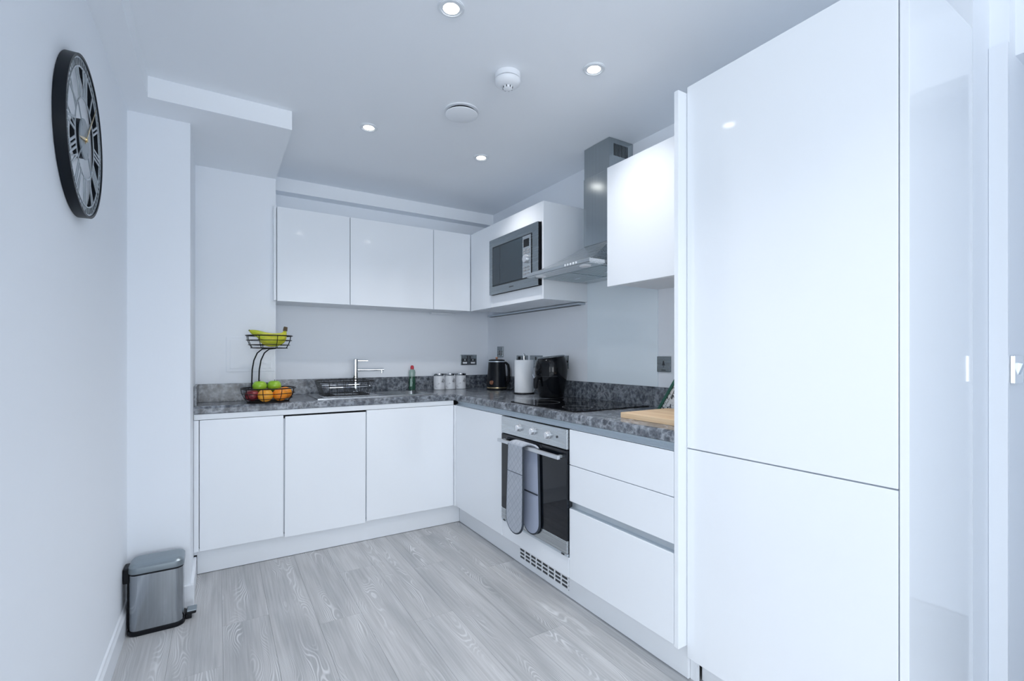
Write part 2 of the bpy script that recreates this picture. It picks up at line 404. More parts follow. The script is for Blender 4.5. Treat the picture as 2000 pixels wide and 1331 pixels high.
# baseboards (flat with a small ogee step)
struct('baseboard_left', B().prism([(XL, 0), (XL + 0.0135, 0), (XL + 0.0135, 0.082), (XL + 0.008, 0.092), (XL + 0.006, 0.100), (XL, 0.104)], 0.56, 2.606, 'y'), 'satin_white')
struct('baseboard_pier', B().box(XL + 0.014, -0.0965, 2.6065, 2.62, 0, 0.10, 0.002).box(-0.11, -0.0965, 2.62, 2.96, 0, 0.10, 0.002), 'satin_white')

# faint painted access panel in the boxed wall
t = thing('access_panel', (0.165, YBOX, 1.05), 'white painted access hatch in the wall behind the fruit stand', 'hatch')
make('frame', B().box(0.038, 0.288, YBOX - 0.004, YBOX - 0.0005, 1.051, 1.256, 0.0015), 'wall_paint', t)
make('panel', B().box(0.056, 0.270, YBOX - 0.0055, YBOX - 0.004, 1.069, 1.238, 0.001), 'wall_paint', t)

# ================================================================ kitchen units
def base_cab(x0, x1, label, rot=0.0, gapl=0.0015, gapr=0.0015, dz=0.0, back=YBOX - 0.01, top=0.79):
    t = thing('base_cabinet', ((x0 + x1) / 2, YF + 0.02, 0.13), label, 'cabinet', 'handleless base cabinets along the back wall')
    make('body', B().box(x0 + 0.0005, x1 - 0.0005, YF + 0.0205, back, 0.145, top), 'carcass_white', t)
    b = B().box(x0 + gapl, x1 - gapr, YF, YF + 0.019, ZD - dz, ZT - dz, 0.0015)
    if rot:
        c = Vector(((x0 + x1) / 2, YF, 0.47))
        b.bm.transform(Matrix.Translation(c) @ Matrix.Rotation(rot, 4, 'Y') @ Matrix.Translation(-c))
    make('door', b, 'gloss_white', t)
    return t
base_cab(-0.085, 0.312, 'base cabinet with a white door between the pier filler and the crooked door', gapr=0.002)
base_cab(0.312, 0.770, 'base cabinet under the draining board whose white door hangs crooked', rot=radians(0.28), gapl=0.0055, gapr=0.0045, dz=0.008)
base_cab(0.770, 1.353, 'wide white base cabinet under the sink bowl, next to the inner corner', top=0.70)
tag(make('filler_strip', B().box(-0.1085, -0.0865, YF + 0.001, YF + 0.03, ZD, ZT, 0.001), 'gloss_white'), 'narrow white filler strip between the wall pier and base cabinets', 'filler')
tag(make('corner_post', B().box(1.354, XF + 0.022, YF - 0.019, YF + 0.03, ZD, ZT, 0.001), 'gloss_white'), 'narrow white corner post joining the two base runs', 'filler')

GY = 'handleless base units beside the oven'
t = thing('corner_cabinet', (1.6, 2.6, 0.13), 'white base cabinet with one door between the corner and the oven', 'cabinet')
make('body', B().box(XF + 0.0205, XW - 0.02, 2.312, 2.915, 0.145, 0.79), 'carcass_white', t)
make('door', B().box(XF, XF + 0.019, 2.304, 2.915, ZD, ZT, 0.0015), 'gloss_white', t)

t = thing('oven_housing', (1.6, 2.0, 0.13), 'white housing with a filler panel below the built-in oven', 'cabinet')
make('side_panel', B().box(XF + 0.0205, XW - 0.02, 2.294, 2.311, 0.145, 0.80), 'carcass_white', t)
make('side_panel', B().box(XF + 0.0205, XW - 0.02, 1.684, 1.701, 0.145, 0.80), 'carcass_white', t)
make('filler_panel', B().box(XF, XF + 0.019, 1.7035, 2.3015, ZD, 0.222, 0.0012), 'gloss_white', t)

t = thing('drawer_unit', (1.6, 1.4, 0.13), 'white three-drawer base unit between the oven and the tall cabinet', 'cabinet')
make('body', B().box(XF + 0.0205, XW - 0.02, 1.118, 1.683, 0.145, 0.79), 'carcass_white', t)
for za, zb in ((0.6495, ZT), (0.484, 0.6465), (ZD, 0.449)):
    make('drawer', B().box(XF, XF + 0.019, 1.1185, 1.7005, za, zb, 0.0015), 'gloss_white', t)
b = B().prism([(XF + 0.0192, 0.484), (XF + 0.0192, 0.449), (XF + 0.004, 0.449), (XF + 0.004, 0.452), (XF + 0.016, 0.455), (XF + 0.0165, 0.478), (XF + 0.004, 0.481), (XF + 0.004, 0.484)], 1.119, 1.700, 'y')
make('grip_channel', b, 'rail_silver', t)

# tall larder / fridge housing
t = thing('tall_cabinet', (1.62, 0.78, 0.0), 'tall white gloss larder cabinet with two flush doors and end panels', 'cabinet')
make('body', B().box(XT + 0.021, 1.90, 0.4835, 1.0975, 0.10, 2.085), 'carcass_white', t)
make('door', B().box(XT, XT + 0.02, 0.4855, 1.0955, 0.8225, 2.0925, 0.0015), 'gloss_white', t)
make('door', B().box(XT, XT + 0.02, 0.4855, 1.0955, 0.083, 0.8185, 0.0015), 'gloss_white', t)
make('end_panel', B().box(XF - 0.0005, 1.905, 1.098, 1.1155, 0.124, 2.073, 0.001), 'gloss_white', t)
make('end_panel', B().box(XT, 1.8475, 0.4635, 0.4825, 0.0, 2.093, 0.001), 'gloss_white', t)
make('plinth', B().box(1.452, 1.47, 0.4835, 1.07, 0.001, 0.0985), 'plinth_white', t)
make('leg', B().box(1.424, 1.44, 1.072, 1.0965, 0.0005, 0.099), 'plinth_white', t)

# plinths
tag(make('plinth', B().box(-0.0955, XP, YP, YP + 0.018, 0.002, 0.135, 0.001).box(-0.1095, -0.094, YP + 0.0005, YP + 0.018, 0.103, 0.135), 'plinth_white'), 'long white plinth under the base cabinets of the sink run', 'plinth')
t = thing('plinth', (XP + 0.009, 2.0, 0.0), 'long white plinth under the oven run, with a vent grille', 'plinth')
make('board', B().box(XP, XP + 0.018, 1.098, YP - 0.0005, 0.002, 0.135, 0.001), 'plinth_white', t)
g = make('grille_back', B().box(XP - 0.0008, XP - 0.0003, 1.77, 2.20, 0.033, 0.094), 'dark_mark', t)
for k in range(9):
    yy = 1.772 + k * 0.0531
    make('grille_bar', B().box(XP - 0.004, XP - 0.0008, yy - 0.004, yy + 0.004, 0.031, 0.096), 'plinth_white', g)
for k in range(4):
    zz = 0.034 + k * 0.0195
    make('grille_slat', B().box(XP - 0.0035, XP - 0.0008, 1.768, 2.202, zz - 0.0034, zz + 0.0034), 'plinth_white', g)

# handle rails (continuous grip channels below the worktop)
def rail_profile(f, o): return [(f - 0.004 * o, 0.8115), (f - 0.004 * o, 0.8135), (f + 0.012 * o, 0.8155), (f + 0.015 * o, 0.835), (f + 0.004 * o, 0.8412), (f + 0.03 * o, 0.8415), (f + 0.03 * o, 0.8115)]
b = B().box(-0.1095, 1.353, YF - 0.0008, YF + 0.03, 0.8115, 0.8415, 0.002)
t = thing('grip_rail', (0.6, YF + 0.01, 0.81), 'white grip rail between the sink worktop and the doors below', 'rail')
make('profile', b, 'rail_white', t)
make('end_cap', B().box(-0.1098, -0.1085, YF - 0.003, YF + 0.03, 0.812, 0.841), 'black_plastic', t)
b = B().rings([[(XF + dx, yy, z) for dx, z in ((0.002, 0.8115), (-0.001, 0.814), (0.012, 0.817), (0.018, 0.826), (0.012, 0.836), (0.001, 0.8395), (0.002, 0.8415), (0.03, 0.8415), (0.03, 0.8115))] for yy in (1.1165, YF - 0.021)])
tag(make('grip_rail', b, 'rail_silver'), 'silver grip rail below the worktop of the oven run', 'rail')

# worktop: L-shaped slab with rounded front nose, cut round the sink bowl
BX0, BX1, BY0, BY1 = 0.930, 1.225, 3.05, 3.345
WF_Y, WF_X = YF - 0.004, XF - 0.004
def nose(): return [(0.0, ZW0 + 0.003), (0.0, ZW - 0.012), (0.0035, ZW - 0.0035), (0.012, ZW)]
t = thing('worktop', (1.2, 3.0, ZW0), 'L-shaped grey marbled laminate worktop with rounded front edge', 'worktop')
b = B()
# back run, built as strips in y so that the sink opening stays free
pr = [(WF_Y + d, z) for d, z in nose()]
b.rings([[(x, y, z) for y, z in pr + [(BY0, ZW), (BY0, ZW0), (WF_Y + 0.003, ZW0)]] for x in (-0.1093, XF + 0.02)])
b.box(-0.1093, BX0, BY0, YBOX - 0.0005, ZW0, ZW)
b.box(XBOX + 0.0005, BX0, YBOX - 0.0005, YW - 0.0005, ZW0, ZW)
b.box(BX0, BX1, BY1, YW - 0.0005, ZW0, ZW)
b.box(BX1, XF + 0.02, BY0, YW - 0.0005, ZW0, ZW)
make('sink_run', b, 'grey_stone', t)
pr = [(WF_X + d, z) for d, z in nose()]
b = B().rings([[(x, y, z) for x, z in pr + [(XW - 0.0005, ZW), (XW - 0.0005, ZW0), (WF_X + 0.003, ZW0)]] for y in (1.1165, WF_Y)])
b.box(XF + 0.02, XW - 0.0005, WF_Y, YW - 0.0005, ZW0, ZW)
make('oven_run', b, 'grey_stone', t)
tag(make('upstand', B().box(XBOX + 0.0125, XW - 0.0125, YW - 0.0125, YW - 0.0005, ZW + 0.0003, 0.985, 0.001), 'grey_stone'), 'grey marbled upstand on the back wall behind the sink', 'upstand')
tag(make('upstand', B().box(XW - 0.0125, XW - 0.0005, 1.1165, YW - 0.0005, ZW + 0.0003, 0.985, 0.001), 'grey_stone'), 'grey marbled upstand on the wall behind the hob and air fryer', 'upstand')
t = thing('upstand', (0.1, YBOX - 0.006, ZW), 'grey marbled upstand behind the fruit stand, turning along the pier', 'upstand')
make('back_strip', B().box(-0.0970, XBOX + 0.012, YBOX - 0.0125, YBOX - 0.0005, ZW + 0.0003, 0.985, 0.001), 'grey_stone', t)
make('pier_strip', B().box(-0.1093, -0.0972, 2.96, YBOX - 0.0005, ZW + 0.0003, 0.985, 0.001), 'grey_stone', t)
make('return_strip', B().box(XBOX + 0.0005, XBOX + 0.012, YBOX - 0.0003, YW - 0.001, ZW + 0.0003, 0.985, 0.001), 'grey_stone', t)

# wall cabinets
def wall_cab(x0, x1, label):
    t = thing('wall_cabinet', ((x0 + x1) / 2, YU + 0.1, ZU0), label, 'cabinet', 'handleless wall cabinets on the back wall')
    make('body', B().box(x0 + 0.0005, x1 - 0.0005, YU + 0.0205, YW - 0.001, ZU0 + 0.006, ZU1 - 0.002), 'carcass_white', t)
    make('door', B().box(x0 + 0.002, x1 - 0.002, YU, YU + 0.019, ZU0, ZU1, 0.0015), 'gloss_white', t)
wall_cab(0.2955, 0.720, 'white wall cabinet over the draining board, against the boxed wall')
wall_cab(0.720, 1.293, 'widest white wall cabinet on the back wall, over the tap')
wall_cab(1.293, 1.583, 'narrow white wall cabinet in the corner beside the microwave')
tag(make('cabinet_end_panel', B().box(0.279, 0.2925, YU + 0.001, YBOX - 0.001, ZU0 + 0.004, ZU1 + 0.004, 0.001), 'gloss_white'), 'thin white end strip beside the first wall cabinet', 'panel')

t = thing('microwave_cabinet', (1.75, 2.7, ZU0), 'white wall cabinet housing the built-in microwave', 'cabinet')
make('top_panel', B().box(XU + 0.02, XW - 0.001, 2.236, 3.139, ZU1 - 0.018, ZU1), 'carcass_white', t)
make('bottom_panel', B().box(XU + 0.02, XW - 0.001, 2.236, 3.139, ZU0 + 0.002, ZU0 + 0.02), 'carcass_white', t)
make('side_panel', B().box(XU + 0.0005, XW - 0.001, 2.2175, 2.2355, ZU0, ZU1, 0.001), 'gloss_white', t)
make('side_panel', B().box(XU + 0.02, XW - 0.001, 2.83, 2.845, ZU0 + 0.02, ZU1 - 0.018), 'carcass_white', t)
make('front_panel', B().box(XU, XU + 0.019, 2.822, 3.139, ZU0, ZU1, 0.0012), 'gloss_white', t)
make('front_panel', B().box(XU, XU + 0.019, 2.236, 2.8205, 1.922, ZU1, 0.0012), 'gloss_white', t)
make('front_panel', B().box(XU, XU + 0.019, 2.236, 2.8205, ZU0, 1.552, 0.0012), 'gloss_white', t)

t = thing('wall_cabinet', (1.75, 1.4, ZU0), 'white wall cabinet between the extractor hood and the tall cabinet', 'cabinet')
make('body', B().box(XU + 0.0005, XW - 0.001, 1.1165, 1.6715, ZU0 + 0.012, ZU1 - 0.002, 0.001), 'carcass_white', t)
make('door', B().box(XU - 0.020, XU - 0.001, 1.1175, 1.6725, ZU0, ZU1, 0.0015), 'gloss_white', t)

# under-cabinet light bar and short bracket
t = thing('light_bar', (1.885, 2.85, 1.455), 'slim grey light bar under the microwave cabinet along the wall', 'light bar')
make('housing', B().box(1.868, 1.9175, 2.24, 3.40, 1.457, 1.471, 0.003), 'rail_silver', t)
make('diffuser', B().box(1.874, 1.900, 2.26, 3.38, 1.4545, 1.4568), 'dark_mark', t)
tag(make('light_bar', B().box(1.38, 1.56, 3.40, 3.43, 1.462, 1.4775, 0.002), 'rail_white'), 'short white light bar under the narrow corner wall cabinet', 'light bar')

# glass splashback
tag(make('splashback', B().box(XW - 0.0065, XW - 0.0005, 1.6725, 2.2165, 0.9855, 2.03, 0.0012), 'glass_white'), 'pale blue-white glass splashback panel between hob and extractor hood', 'splashback')

# ================================================================ oven
t = thing('built_in_oven', (XF, 2.0, 0.225), 'stainless steel built-in oven with three knobs and a black glass door', 'oven')
make('body', B().box(XF + 0.004, 1.85, 1.7035, 2.2925, 0.235, 0.80), 'dark_gap', t)
make('control_panel', B().box(XF - 0.012, XF + 0.004, 1.7055, 2.2905, 0.716, 0.8085, 0.002), 'steel_h', t)
for yy in (2.105, 1.975, 1.846):
    k = make('knob', B().lathe([(0.0195, -0.012), (0.0195, -0.016), (0.0165, -0.018), (0.0160, -0.030), (0.0148, -0.032)], (XF, yy, 0.765), 24, 'x'), 'knob_satin', t, True)
    make('grip', B().box(XF - 0.036, XF - 0.030, yy - 0.004, yy + 0.004, 0.750, 0.780, 0.0015), 'knob_satin', k)
make('indicator', B().lathe([(0.006, -0.0121), (0.006, -0.0145), (0.004, -0.0155)], (XF, 1.778, 0.765), 16, 'x'), 'dark_mark', t, True)
d = make('door', B().box(XF - 0.012, XF + 0.003, 1.7055, 2.2905, 0.300, 0.712, 0.002), 'oven_glass', t)
make('lower_trim', B().box(XF - 0.012, XF + 0.003, 1.7055, 2.2905, 0.240, 0.2985, 0.0015), 'steel_h', d)
h = make('handle', B().box(XF - 0.052, XF - 0.036, 1.722, 2.270, 0.672, 0.690, 0.0025), 'knob_satin', d)
for yy in (1.745, 2.247):
    make('bracket', B().box(XF - 0.037, XF - 0.0115, yy - 0.009, yy + 0.009, 0.675, 0.687, 0.002), 'rail_silver', h)
make('bottom_rail', B().box(XF - 0.010, XF + 0.003, 1.7055, 2.2905, 0.2265, 0.2385, 0.001), 'rail_silver', t)
for yy in (1.735, 2.262):
    make('latch', B().box(XF - 0.0125, XF - 0.0095, yy - 0.010, yy + 0.010, 0.229, 0.236), 'dark_mark', t)

# oven glove: band draped over the handle, mitt ends rounded
def glove_flap(x, yc, w, ztop, zbot, skew, n=16):
    out = []
    r = w / 2
    L = [(yc - r, ztop), (yc - r * 1.0 + skew * 0.5, (ztop + zbot) / 2)]
    pts = [(yc + r - 0.006, ztop), (yc + r + skew * 0.5, (ztop + zbot) / 2)]
    for k in range(n + 1):
        a = pi * k / n; pts.append((yc + skew + r * 1.03 * cos(a), zbot + r * 0.95 - r * 0.95 * sin(a)))
    pts += [(yc - r + skew * 0.5, (ztop + zbot) / 2), (yc - r + 0.006, ztop)]
    return pts
t = thing('oven_glove', (XF - 0.045, 2.06, 0.26), 'grey quilted double oven glove draped over the oven handle', 'oven glove')
HX = XF - 0.044
def flap(name, x, yc, w, zb, skew, fab, th=0.010):
    o = glove_flap(x, yc, w, 0.688, zb, skew)
    f_ = make(name, B().prism(o, x - th / 2, x + th / 2, 'x'), fab, t)
    path = [(x, u, v) for u, v in o]
    make('binding', B().tube(path, 0.0062, 6), 'glove_edge', f_, True)
    return f_
flap('front_flap', HX - 0.021, 2.055, 0.150, 0.235, 0.012, 'glove_fabric')
flap('back_flap', HX + 0.0235, 1.985, 0.145, 0.252, -0.004, 'glove_lining')
# the band over the handle
rs = []
for k in range(9):
    a = pi - pi * k / 8; f_ = k / 8
    rs.append([(HX + (0.022 + d_) * cos(a) + 0.0012, (2.055 + (1.985 - 2.055) * f_) + s_, 0.688 + (0.022 + d_) * 0.75 * sin(a)) for d_, s_ in ((0.005, -0.068), (0.005, 0.068), (-0.005, 0.068), (-0.005, -0.068))])
make('band', B().rings(rs), 'glove_fabric', t, True)
fp = bpy.data.objects['back_flap']
make('pocket_hem', B().box(HX + 0.0155, HX + 0.0182, 1.915, 2.055, 0.455, 0.462), 'glove_edge', fp)
fp = bpy.data.objects['front_flap']
make('seam', B().box(HX - 0.0272, HX - 0.0258, 1.985, 2.130, 0.545, 0.5475), 'glove_edge', fp)

# ================================================================ hob
t = thing('induction_hob', (1.65, 2.0, ZW), 'flat black glass hob set into the worktop', 'hob')
make('glass', B().prism(rrect(1.402, 1.893, 1.708, 2.283, 0.008), ZW + 0.0005, ZW + 0.0055), 'hob_glass', t)
for cx, cy, rr in ((1.53, 1.85, 0.075), (1.53, 2.14, 0.09), (1.76, 1.85, 0.09), (1.76, 2.14, 0.075)):
    make('cooking_zone', B().annulus((cx, cy, ZW + 0.0055), rr - 0.0012, rr, 0.0, 0.0002), 'grey_mark', t)

# ================================================================ microwave
t = thing('microwave', (XU, 2.53, 1.555), 'built-in stainless steel microwave with dark glass door', 'microwave')
make('body', B().box(XU + 0.0195, 1.88, 2.245, 2.815, 1.562, 1.912), 'dark_gap', t)
make('edge_frame', B().box(XU - 0.016, XU + 0.019, 2.2445, 2.8195, 1.5535, 1.9205, 0.001), 'black_plastic', t)
make('trim', B().box(XU - 0.021, XU - 0.0165, 2.2435, 2.8195, 1.553, 1.921, 0.001), 'steel_dark', t)
make('door_glass', B().box(XU - 0.0245, XU - 0.0215, 2.405, 2.765, 1.612, 1.862, 0.001), 'micro_glass', t)
make('hinge_line', B().box(XU - 0.0250, XU - 0.0246, 2.668, 2.6705, 1.614, 1.860), 'dark_mark', t)
make('bezel', B().box(XU - 0.0243, XU - 0.0213, 2.310, 2.770, 1.8635, 1.868).box(XU - 0.0243, XU - 0.0213, 2.310, 2.770, 1.606, 1.6105).box(XU - 0.0243, XU - 0.0213, 2.766, 2.770, 1.61, 1.864).box(XU - 0.0243, XU - 0.0213, 2.306, 2.310, 1.606, 1.868), 'dark_gap', t)
cp = make('control_strip', B().box(XU - 0.0245, XU - 0.0215, 2.312, 2.402, 1.612, 1.862, 0.001), 'steel_h', t)
make('display', B().box(XU - 0.0256, XU - 0.0246, 2.330, 2.388, 1.795, 1.842), 'black_gloss', cp)
make('dial', B().lathe([(0.025, -0.0247), (0.025, -0.034), (0.022, -0.040), (0.020, -0.041)], (XU, 2.358, 1.722), 24, 'x'), 'knob_satin', cp, True)
for yy, zz in ((2.378, 1.775), (2.340, 1.775), (2.378, 1.760), (2.340, 1.760), (2.378, 1.672), (2.340, 1.672), (2.378, 1.655), (2.340, 1.655), (2.378, 1.634), (2.340, 1.634)):
    make('button', B().box(XU - 0.0262, XU - 0.0246, yy - 0.014, yy + 0.014, zz - 0.005, zz + 0.005, 0.0006, 1), 'grey_mark', cp)
make('maker_mark', B().box(XU - 0.0216, XU - 0.0211, 2.512, 2.562, 1.576, 1.583), 'dark_mark', t)

# ================================================================ cooker hood
HY0, HY1, HX0 = 1.680, 2.2145, 1.462
CH = (1.742, 1.845, 2.046)   # chimney front x, y range
t = thing('cooker_hood', (1.7, 1.95, 1.57), 'stainless steel chimney extractor hood over the hob', 'hood')
ZL0, ZL1, ZB = 1.580, 1.602, 1.752
make('lip', B().box(HX0, XW - 0.007, HY0, HY1, ZL0 + 0.004, ZL1, 0.0015), 'steel_h', t)
# pyramid canopy with slightly concave faces
rs = []
for k in range(7):
    f_ = k / 6; g_ = f_ ** 0.80; zz = ZL1 + (ZB - ZL1) * f_
    xa = HX0 + 0.006 + (CH[0] - HX0 - 0.006) * g_; ya = HY0 + 0.006 + (CH[1] - HY0 - 0.006) * g_; yb = HY1 - 0.006 + (CH[2] - HY1 + 0.006) * g_
    rs.append([(xa, ya, zz), (xa, yb, zz), (XW - 0.007, yb, zz), (XW - 0.007, ya, zz)])
make('canopy', B().rings(rs), 'steel_h', t)
ch = make('chimney_lower', B().box(CH[0] - 0.002, XW - 0.007, CH[1] - 0.002, CH[2] + 0.002, ZB, 2.128, 0.0015), 'steel_v', t)
cu = make('chimney_upper', B().box(CH[0] + 0.0005, XW - 0.002, CH[1] + 0.0005, CH[2] - 0.0005, 2.128, 2.2945, 0.001), 'steel_v', t)
for k in range(10):
    xx = 1.775 + k * 0.0105
    make('vent_slot', B().box(xx, xx + 0.0055, CH[1] - 0.0010, CH[1] + 0.0006, 2.205, 2.268), 'dark_gap', cu)
make('underside', B().box(HX0 + 0.004, XW - 0.012, HY0 + 0.004, HY1 - 0.004, ZL0 + 0.0005, ZL0 + 0.0045), 'steel_h', t)
for ya, yb in ((HY0 + 0.03, 1.940), (1.954, HY1 - 0.03)):
    f_ = make('grease_filter', B().box(HX0 + 0.10, 1.82, ya, yb, ZL0 - 0.0015, ZL0 + 0.0005, 0.0005, 1), 'filter_metal', t)
    make('filter_latch', B().box(1.70, 1.72, (ya + yb) / 2 - 0.02, (ya + yb) / 2 + 0.02, ZL0 - 0.0035, ZL0 - 0.0015), 'rail_silver', f_)
    for k in range(9):
        xx = HX0 + 0.115 + k * 0.028
        make('mesh_rib', B().box(xx, xx + 0.006, ya + 0.012, yb - 0.012, ZL0 - 0.0025, ZL0 - 0.0015), 'steel_h', f_)
for yy in (1.76, 2.13):
    make('hood_light', B().lathe([(0.028, -0.003), (0.028, 0.0005)], (1.505, yy, ZL0), 24), 'plastic_white', t)
for k in range(5):
    yy = 1.775 + k * 0.021
    make('button', B().lathe([(0.0055, -0.0005), (0.0055, -0.003), (0.0045, -0.0035)], (HX0, yy, 1.593), 14, 'x'), 'plastic_white', t, True)

# ================================================================ sink, tap, rack
SX0, SX1, SY0, SY1 = 0.500, 1.262, 2.995, 3.425
t = thing('sink', (0.88, 3.2, ZW), 'inset stainless steel sink with bowl and ribbed drainer', 'sink')
b = B()
zz0, zz1 = ZW + 0.0004, ZW + 0.006
for xa, xb, ya, yb in ((SX0, SX1, SY0, BY0 + 0.004), (SX0, SX1, BY1 - 0.004, SY1), (SX0, BX0 + 0.004, BY0 + 0.004, BY1 - 0.004), (BX1 - 0.004, SX1, BY0 + 0.004, BY1 - 0.004)):
    b.box(xa, xb, ya, yb, zz0, zz1)
make('rim', b, 'steel_sink', t)
o0 = rrect(BX0 + 0.003, BX1 - 0.003, BY0 + 0.003, BY1 - 0.003, 0.03); o1 = rrect(BX0 + 0.012, BX1 - 0.012, BY0 + 0.012, BY1 - 0.012, 0.05)
b = B().rings([[(u, v, z) for u, v in o] for o, z in ((o0, zz1 - 0.001), (o0, zz0 - 0.02), (o1, ZW - 0.15), ([(1.0775 + (u - 1.0775) * 0.8, 3.1975 + (v - 3.1975) * 0.8) for u, v in o1], ZW - 0.16))], cap0=False)
make('bowl', b, 'steel_sink', t, True)
make('drain', B().lathe([(0.04, 0.0), (0.038, 0.002), (0.012, 0.002)], (1.0775, 3.1975, ZW - 0.1598), 24), 'chrome', t, True)
for k in range(7):
    yy = 3.075 + k * 0.044
    make('drainer_rib', B().box(0.545, 0.885, yy - 0.005, yy + 0.005, zz1, zz1 + 0.003, 0.0012, 1), 'steel_sink', t)

TX, TY = 0.812, 3.385
t = thing('kitchen_tap', (TX, TY, ZW + 0.006), 'slim chrome mixer tap with straight spout and side lever', 'tap')
make('column', B().lathe([(0.024, 0.006), (0.024, 0.012), (0.0175, 0.016), (0.0175, 0.236), (0.016, 0.238)], (TX, TY, ZW), 24), 'chrome', t, True)
dx, dy = 0.985, -0.17
make('spout', B().tube([(TX + dx * d_, TY + dy * d_, ZW + 0.163) for d_ in (0.0, 0.05, 0.19, 0.192)], 0.0105, 14), 'chrome', t, True)
make('nozzle', B().lathe([(0.009, 0.140), (0.009, 0.158)], (TX + dx * 0.178, TY + dy * 0.178, ZW), 16), 'chrome', t, True)
make('lever', B().tube([(TX + dx * d_, TY + dy * d_, ZW + 0.226) for d_ in (0.0, 0.03, 0.082)], 0.007, 10), 'chrome', t, True)

t = thing('dish_rack', (0.70, 3.2, ZW + 0.01), 'empty dark wire dish rack standing on the sink drainer', 'dish rack')
RX0, RX1, RY0, RY1, RZ = 0.53, 0.865, 3.055, 3.34, ZW + 0.010
def loop(x0, x1, y0, y1, r, z): return [(u, v, z) for u, v in rrect(x0, x1, y0, y1, r, 4)]
make('rim', B().tube(loop(RX0, RX1, RY0, RY1, 0.05, RZ + 0.090), 0.0032, 6, True), 'black_wire', t, True)
make('hoop', B().tube(loop(RX0 + 0.012, RX1 - 0.012, RY0 + 0.012, RY1 - 0.012, 0.045, RZ + 0.055), 0.0018, 6, True), 'chrome', t, True)
make('base_loop', B().tube(loop(RX0 + 0.03, RX1 - 0.03, RY0 + 0.03, RY1 - 0.03, 0.035, RZ + 0.003), 0.0032, 6, True), 'black_wire', t, True)
for k in range(6):
    xx = RX0 + 0.05 + k * (RX1 - RX0 - 0.10) / 5
    make('wire', B().tube([(xx, RY0, RZ + 0.09), (xx, RY0 + 0.012, RZ + 0.055), (xx, RY0 + 0.03, RZ + 0.003), (xx, RY1 - 0.03, RZ + 0.003), (xx, RY1 - 0.012, RZ + 0.055), (xx, RY1, RZ + 0.09)], 0.0017, 6), 'rack_wire', t, True)
for k in range(8):
    yy = RY0 + 0.05 + k * (RY1 - RY0 - 0.10) / 7
    make('wire', B().tube([(RX0, yy, RZ + 0.09), (RX0 + 0.012, yy, RZ + 0.055), (RX0 + 0.03, yy, RZ + 0.006), (RX0 + 0.09, yy, RZ + 0.006)], 0.0016, 6), 'rack_wire', t, True)
for k in range(5):
    yy = RY0 + 0.06 + k * (RY1 - RY0 - 0.12) / 4
    make('wire', B().tube([(RX1, yy, RZ + 0.09), (RX1 - 0.012, yy, RZ + 0.055), (RX1 - 0.03, yy, RZ + 0.006), (RX1 - 0.10, yy, RZ + 0.006)], 0.0016, 6), 'rack_wire', t, True)

bx, by = 1.243, 3.440
t = thing('soap_bottle', (bx, by, ZW), 'green washing-up liquid bottle with a red cap by the upstand', 'bottle')
o = make('body', B().lathe([(0.024, 0.0065), (0.026, 0.012), (0.026, 0.075), (0.022, 0.10), (0.024, 0.135), (0.020, 0.15), (0.011, 0.158)], (bx, by, ZW), 24, sx=1.0, sy=0.75), 'liquid_green', t, True)
make('label_patch', B().prism([(bx - 0.024, ZW + 0.03), (bx - 0.008, ZW + 0.03), (bx - 0.004, ZW + 0.06), (bx - 0.014, ZW + 0.09), (bx - 0.022, ZW + 0.09)], by - 0.0205, by - 0.0185, 'y'), 'bottle_clear', o)
make('shoulder', B().lathe([(0.0225, 0.104), (0.0248, 0.135), (0.0208, 0.151), (0.0118, 0.159)], (bx, by, ZW), 24, sx=1.0, sy=0.77), 'bottle_clear', o, True)
make('cap', B().lathe([(0.010, 0.158), (0.013, 0.160), (0.013, 0.176), (0.009, 0.186), (0.005, 0.188)], (bx, by, ZW), 20), 'red_cap', t, True)

# ================================================================ canisters
for k, (cx, lab) in enumerate(((1.447, 'white marbled canister with chrome lid nearest the sink, of three'), (1.537, 'middle one of three white marbled canisters with chrome lids'), (1.628, 'white marbled canister with chrome lid nearest the corner, of three'))):
    cy = 3.405
    t = thing('canister', (cx, cy, ZW), lab, 'canister', 'marbled canisters on the worktop')
    make('body', B().lathe([(0.041, 0.0005), (0.043, 0.003), (0.043, 0.104), (0.041, 0.106)], (cx, cy, ZW), 36), 'canister_marble', t, True)
    make('lid', B().lathe([(0.0425, 0.1065), (0.0435, 0.108), (0.0435, 0.122), (0.041, 0.125)], (cx, cy, ZW), 36), 'chrome', t, True)

# ================================================================ kettle
kx, ky = 1.815, 3.155
t = thing('kettle', (kx, ky, ZW), 'black ribbed electric kettle with a copper badge in the corner', 'kettle')
b_ = make('power_base', B().lathe([(0.076, 0.001), (0.078, 0.005), (0.076, 0.014)], (kx, ky, ZW), 36), 'black_plastic', t, True)
make('base_ring', B().lathe([(0.0765, 0.0145), (0.0775, 0.017), (0.0765, 0.0215)], (kx, ky, ZW), 36), 'brass', t, True)
prof = [(0.077, 0.022)]
for i in range(26):
    z = 0.026 + i * 0.0071; r = 0.077 - 0.0135 * (z - 0.026) / 0.185
    prof += [(r, z), (r + 0.0007, z + 0.0025), (r, z + 0.005)]
prof += [(0.063, 0.212)]
make('body', B().lathe(prof, (kx, ky, ZW), 40), 'black_satin', t, True)
make('collar', B().lathe([(0.0640, 0.2125), (0.0645, 0.216), (0.0635, 0.220)], (kx, ky, ZW), 36), 'rail_silver', t, True)
make('lid', B().lathe([(0.062, 0.2205), (0.061, 0.228), (0.045, 0.233), (0.02, 0.234)], (kx, ky, ZW), 36), 'black_plastic', t, True)
make('lid_knob', B().lathe([(0.008, 0.234), (0.007, 0.238), (0.011, 0.243), (0.009, 0.249), (0.004, 0.251)], (kx, ky, ZW), 18), 'copper', t, True)
hd = Vector((0.80, -0.60, 0)).normalized()
P0 = Vector((kx, ky, ZW))
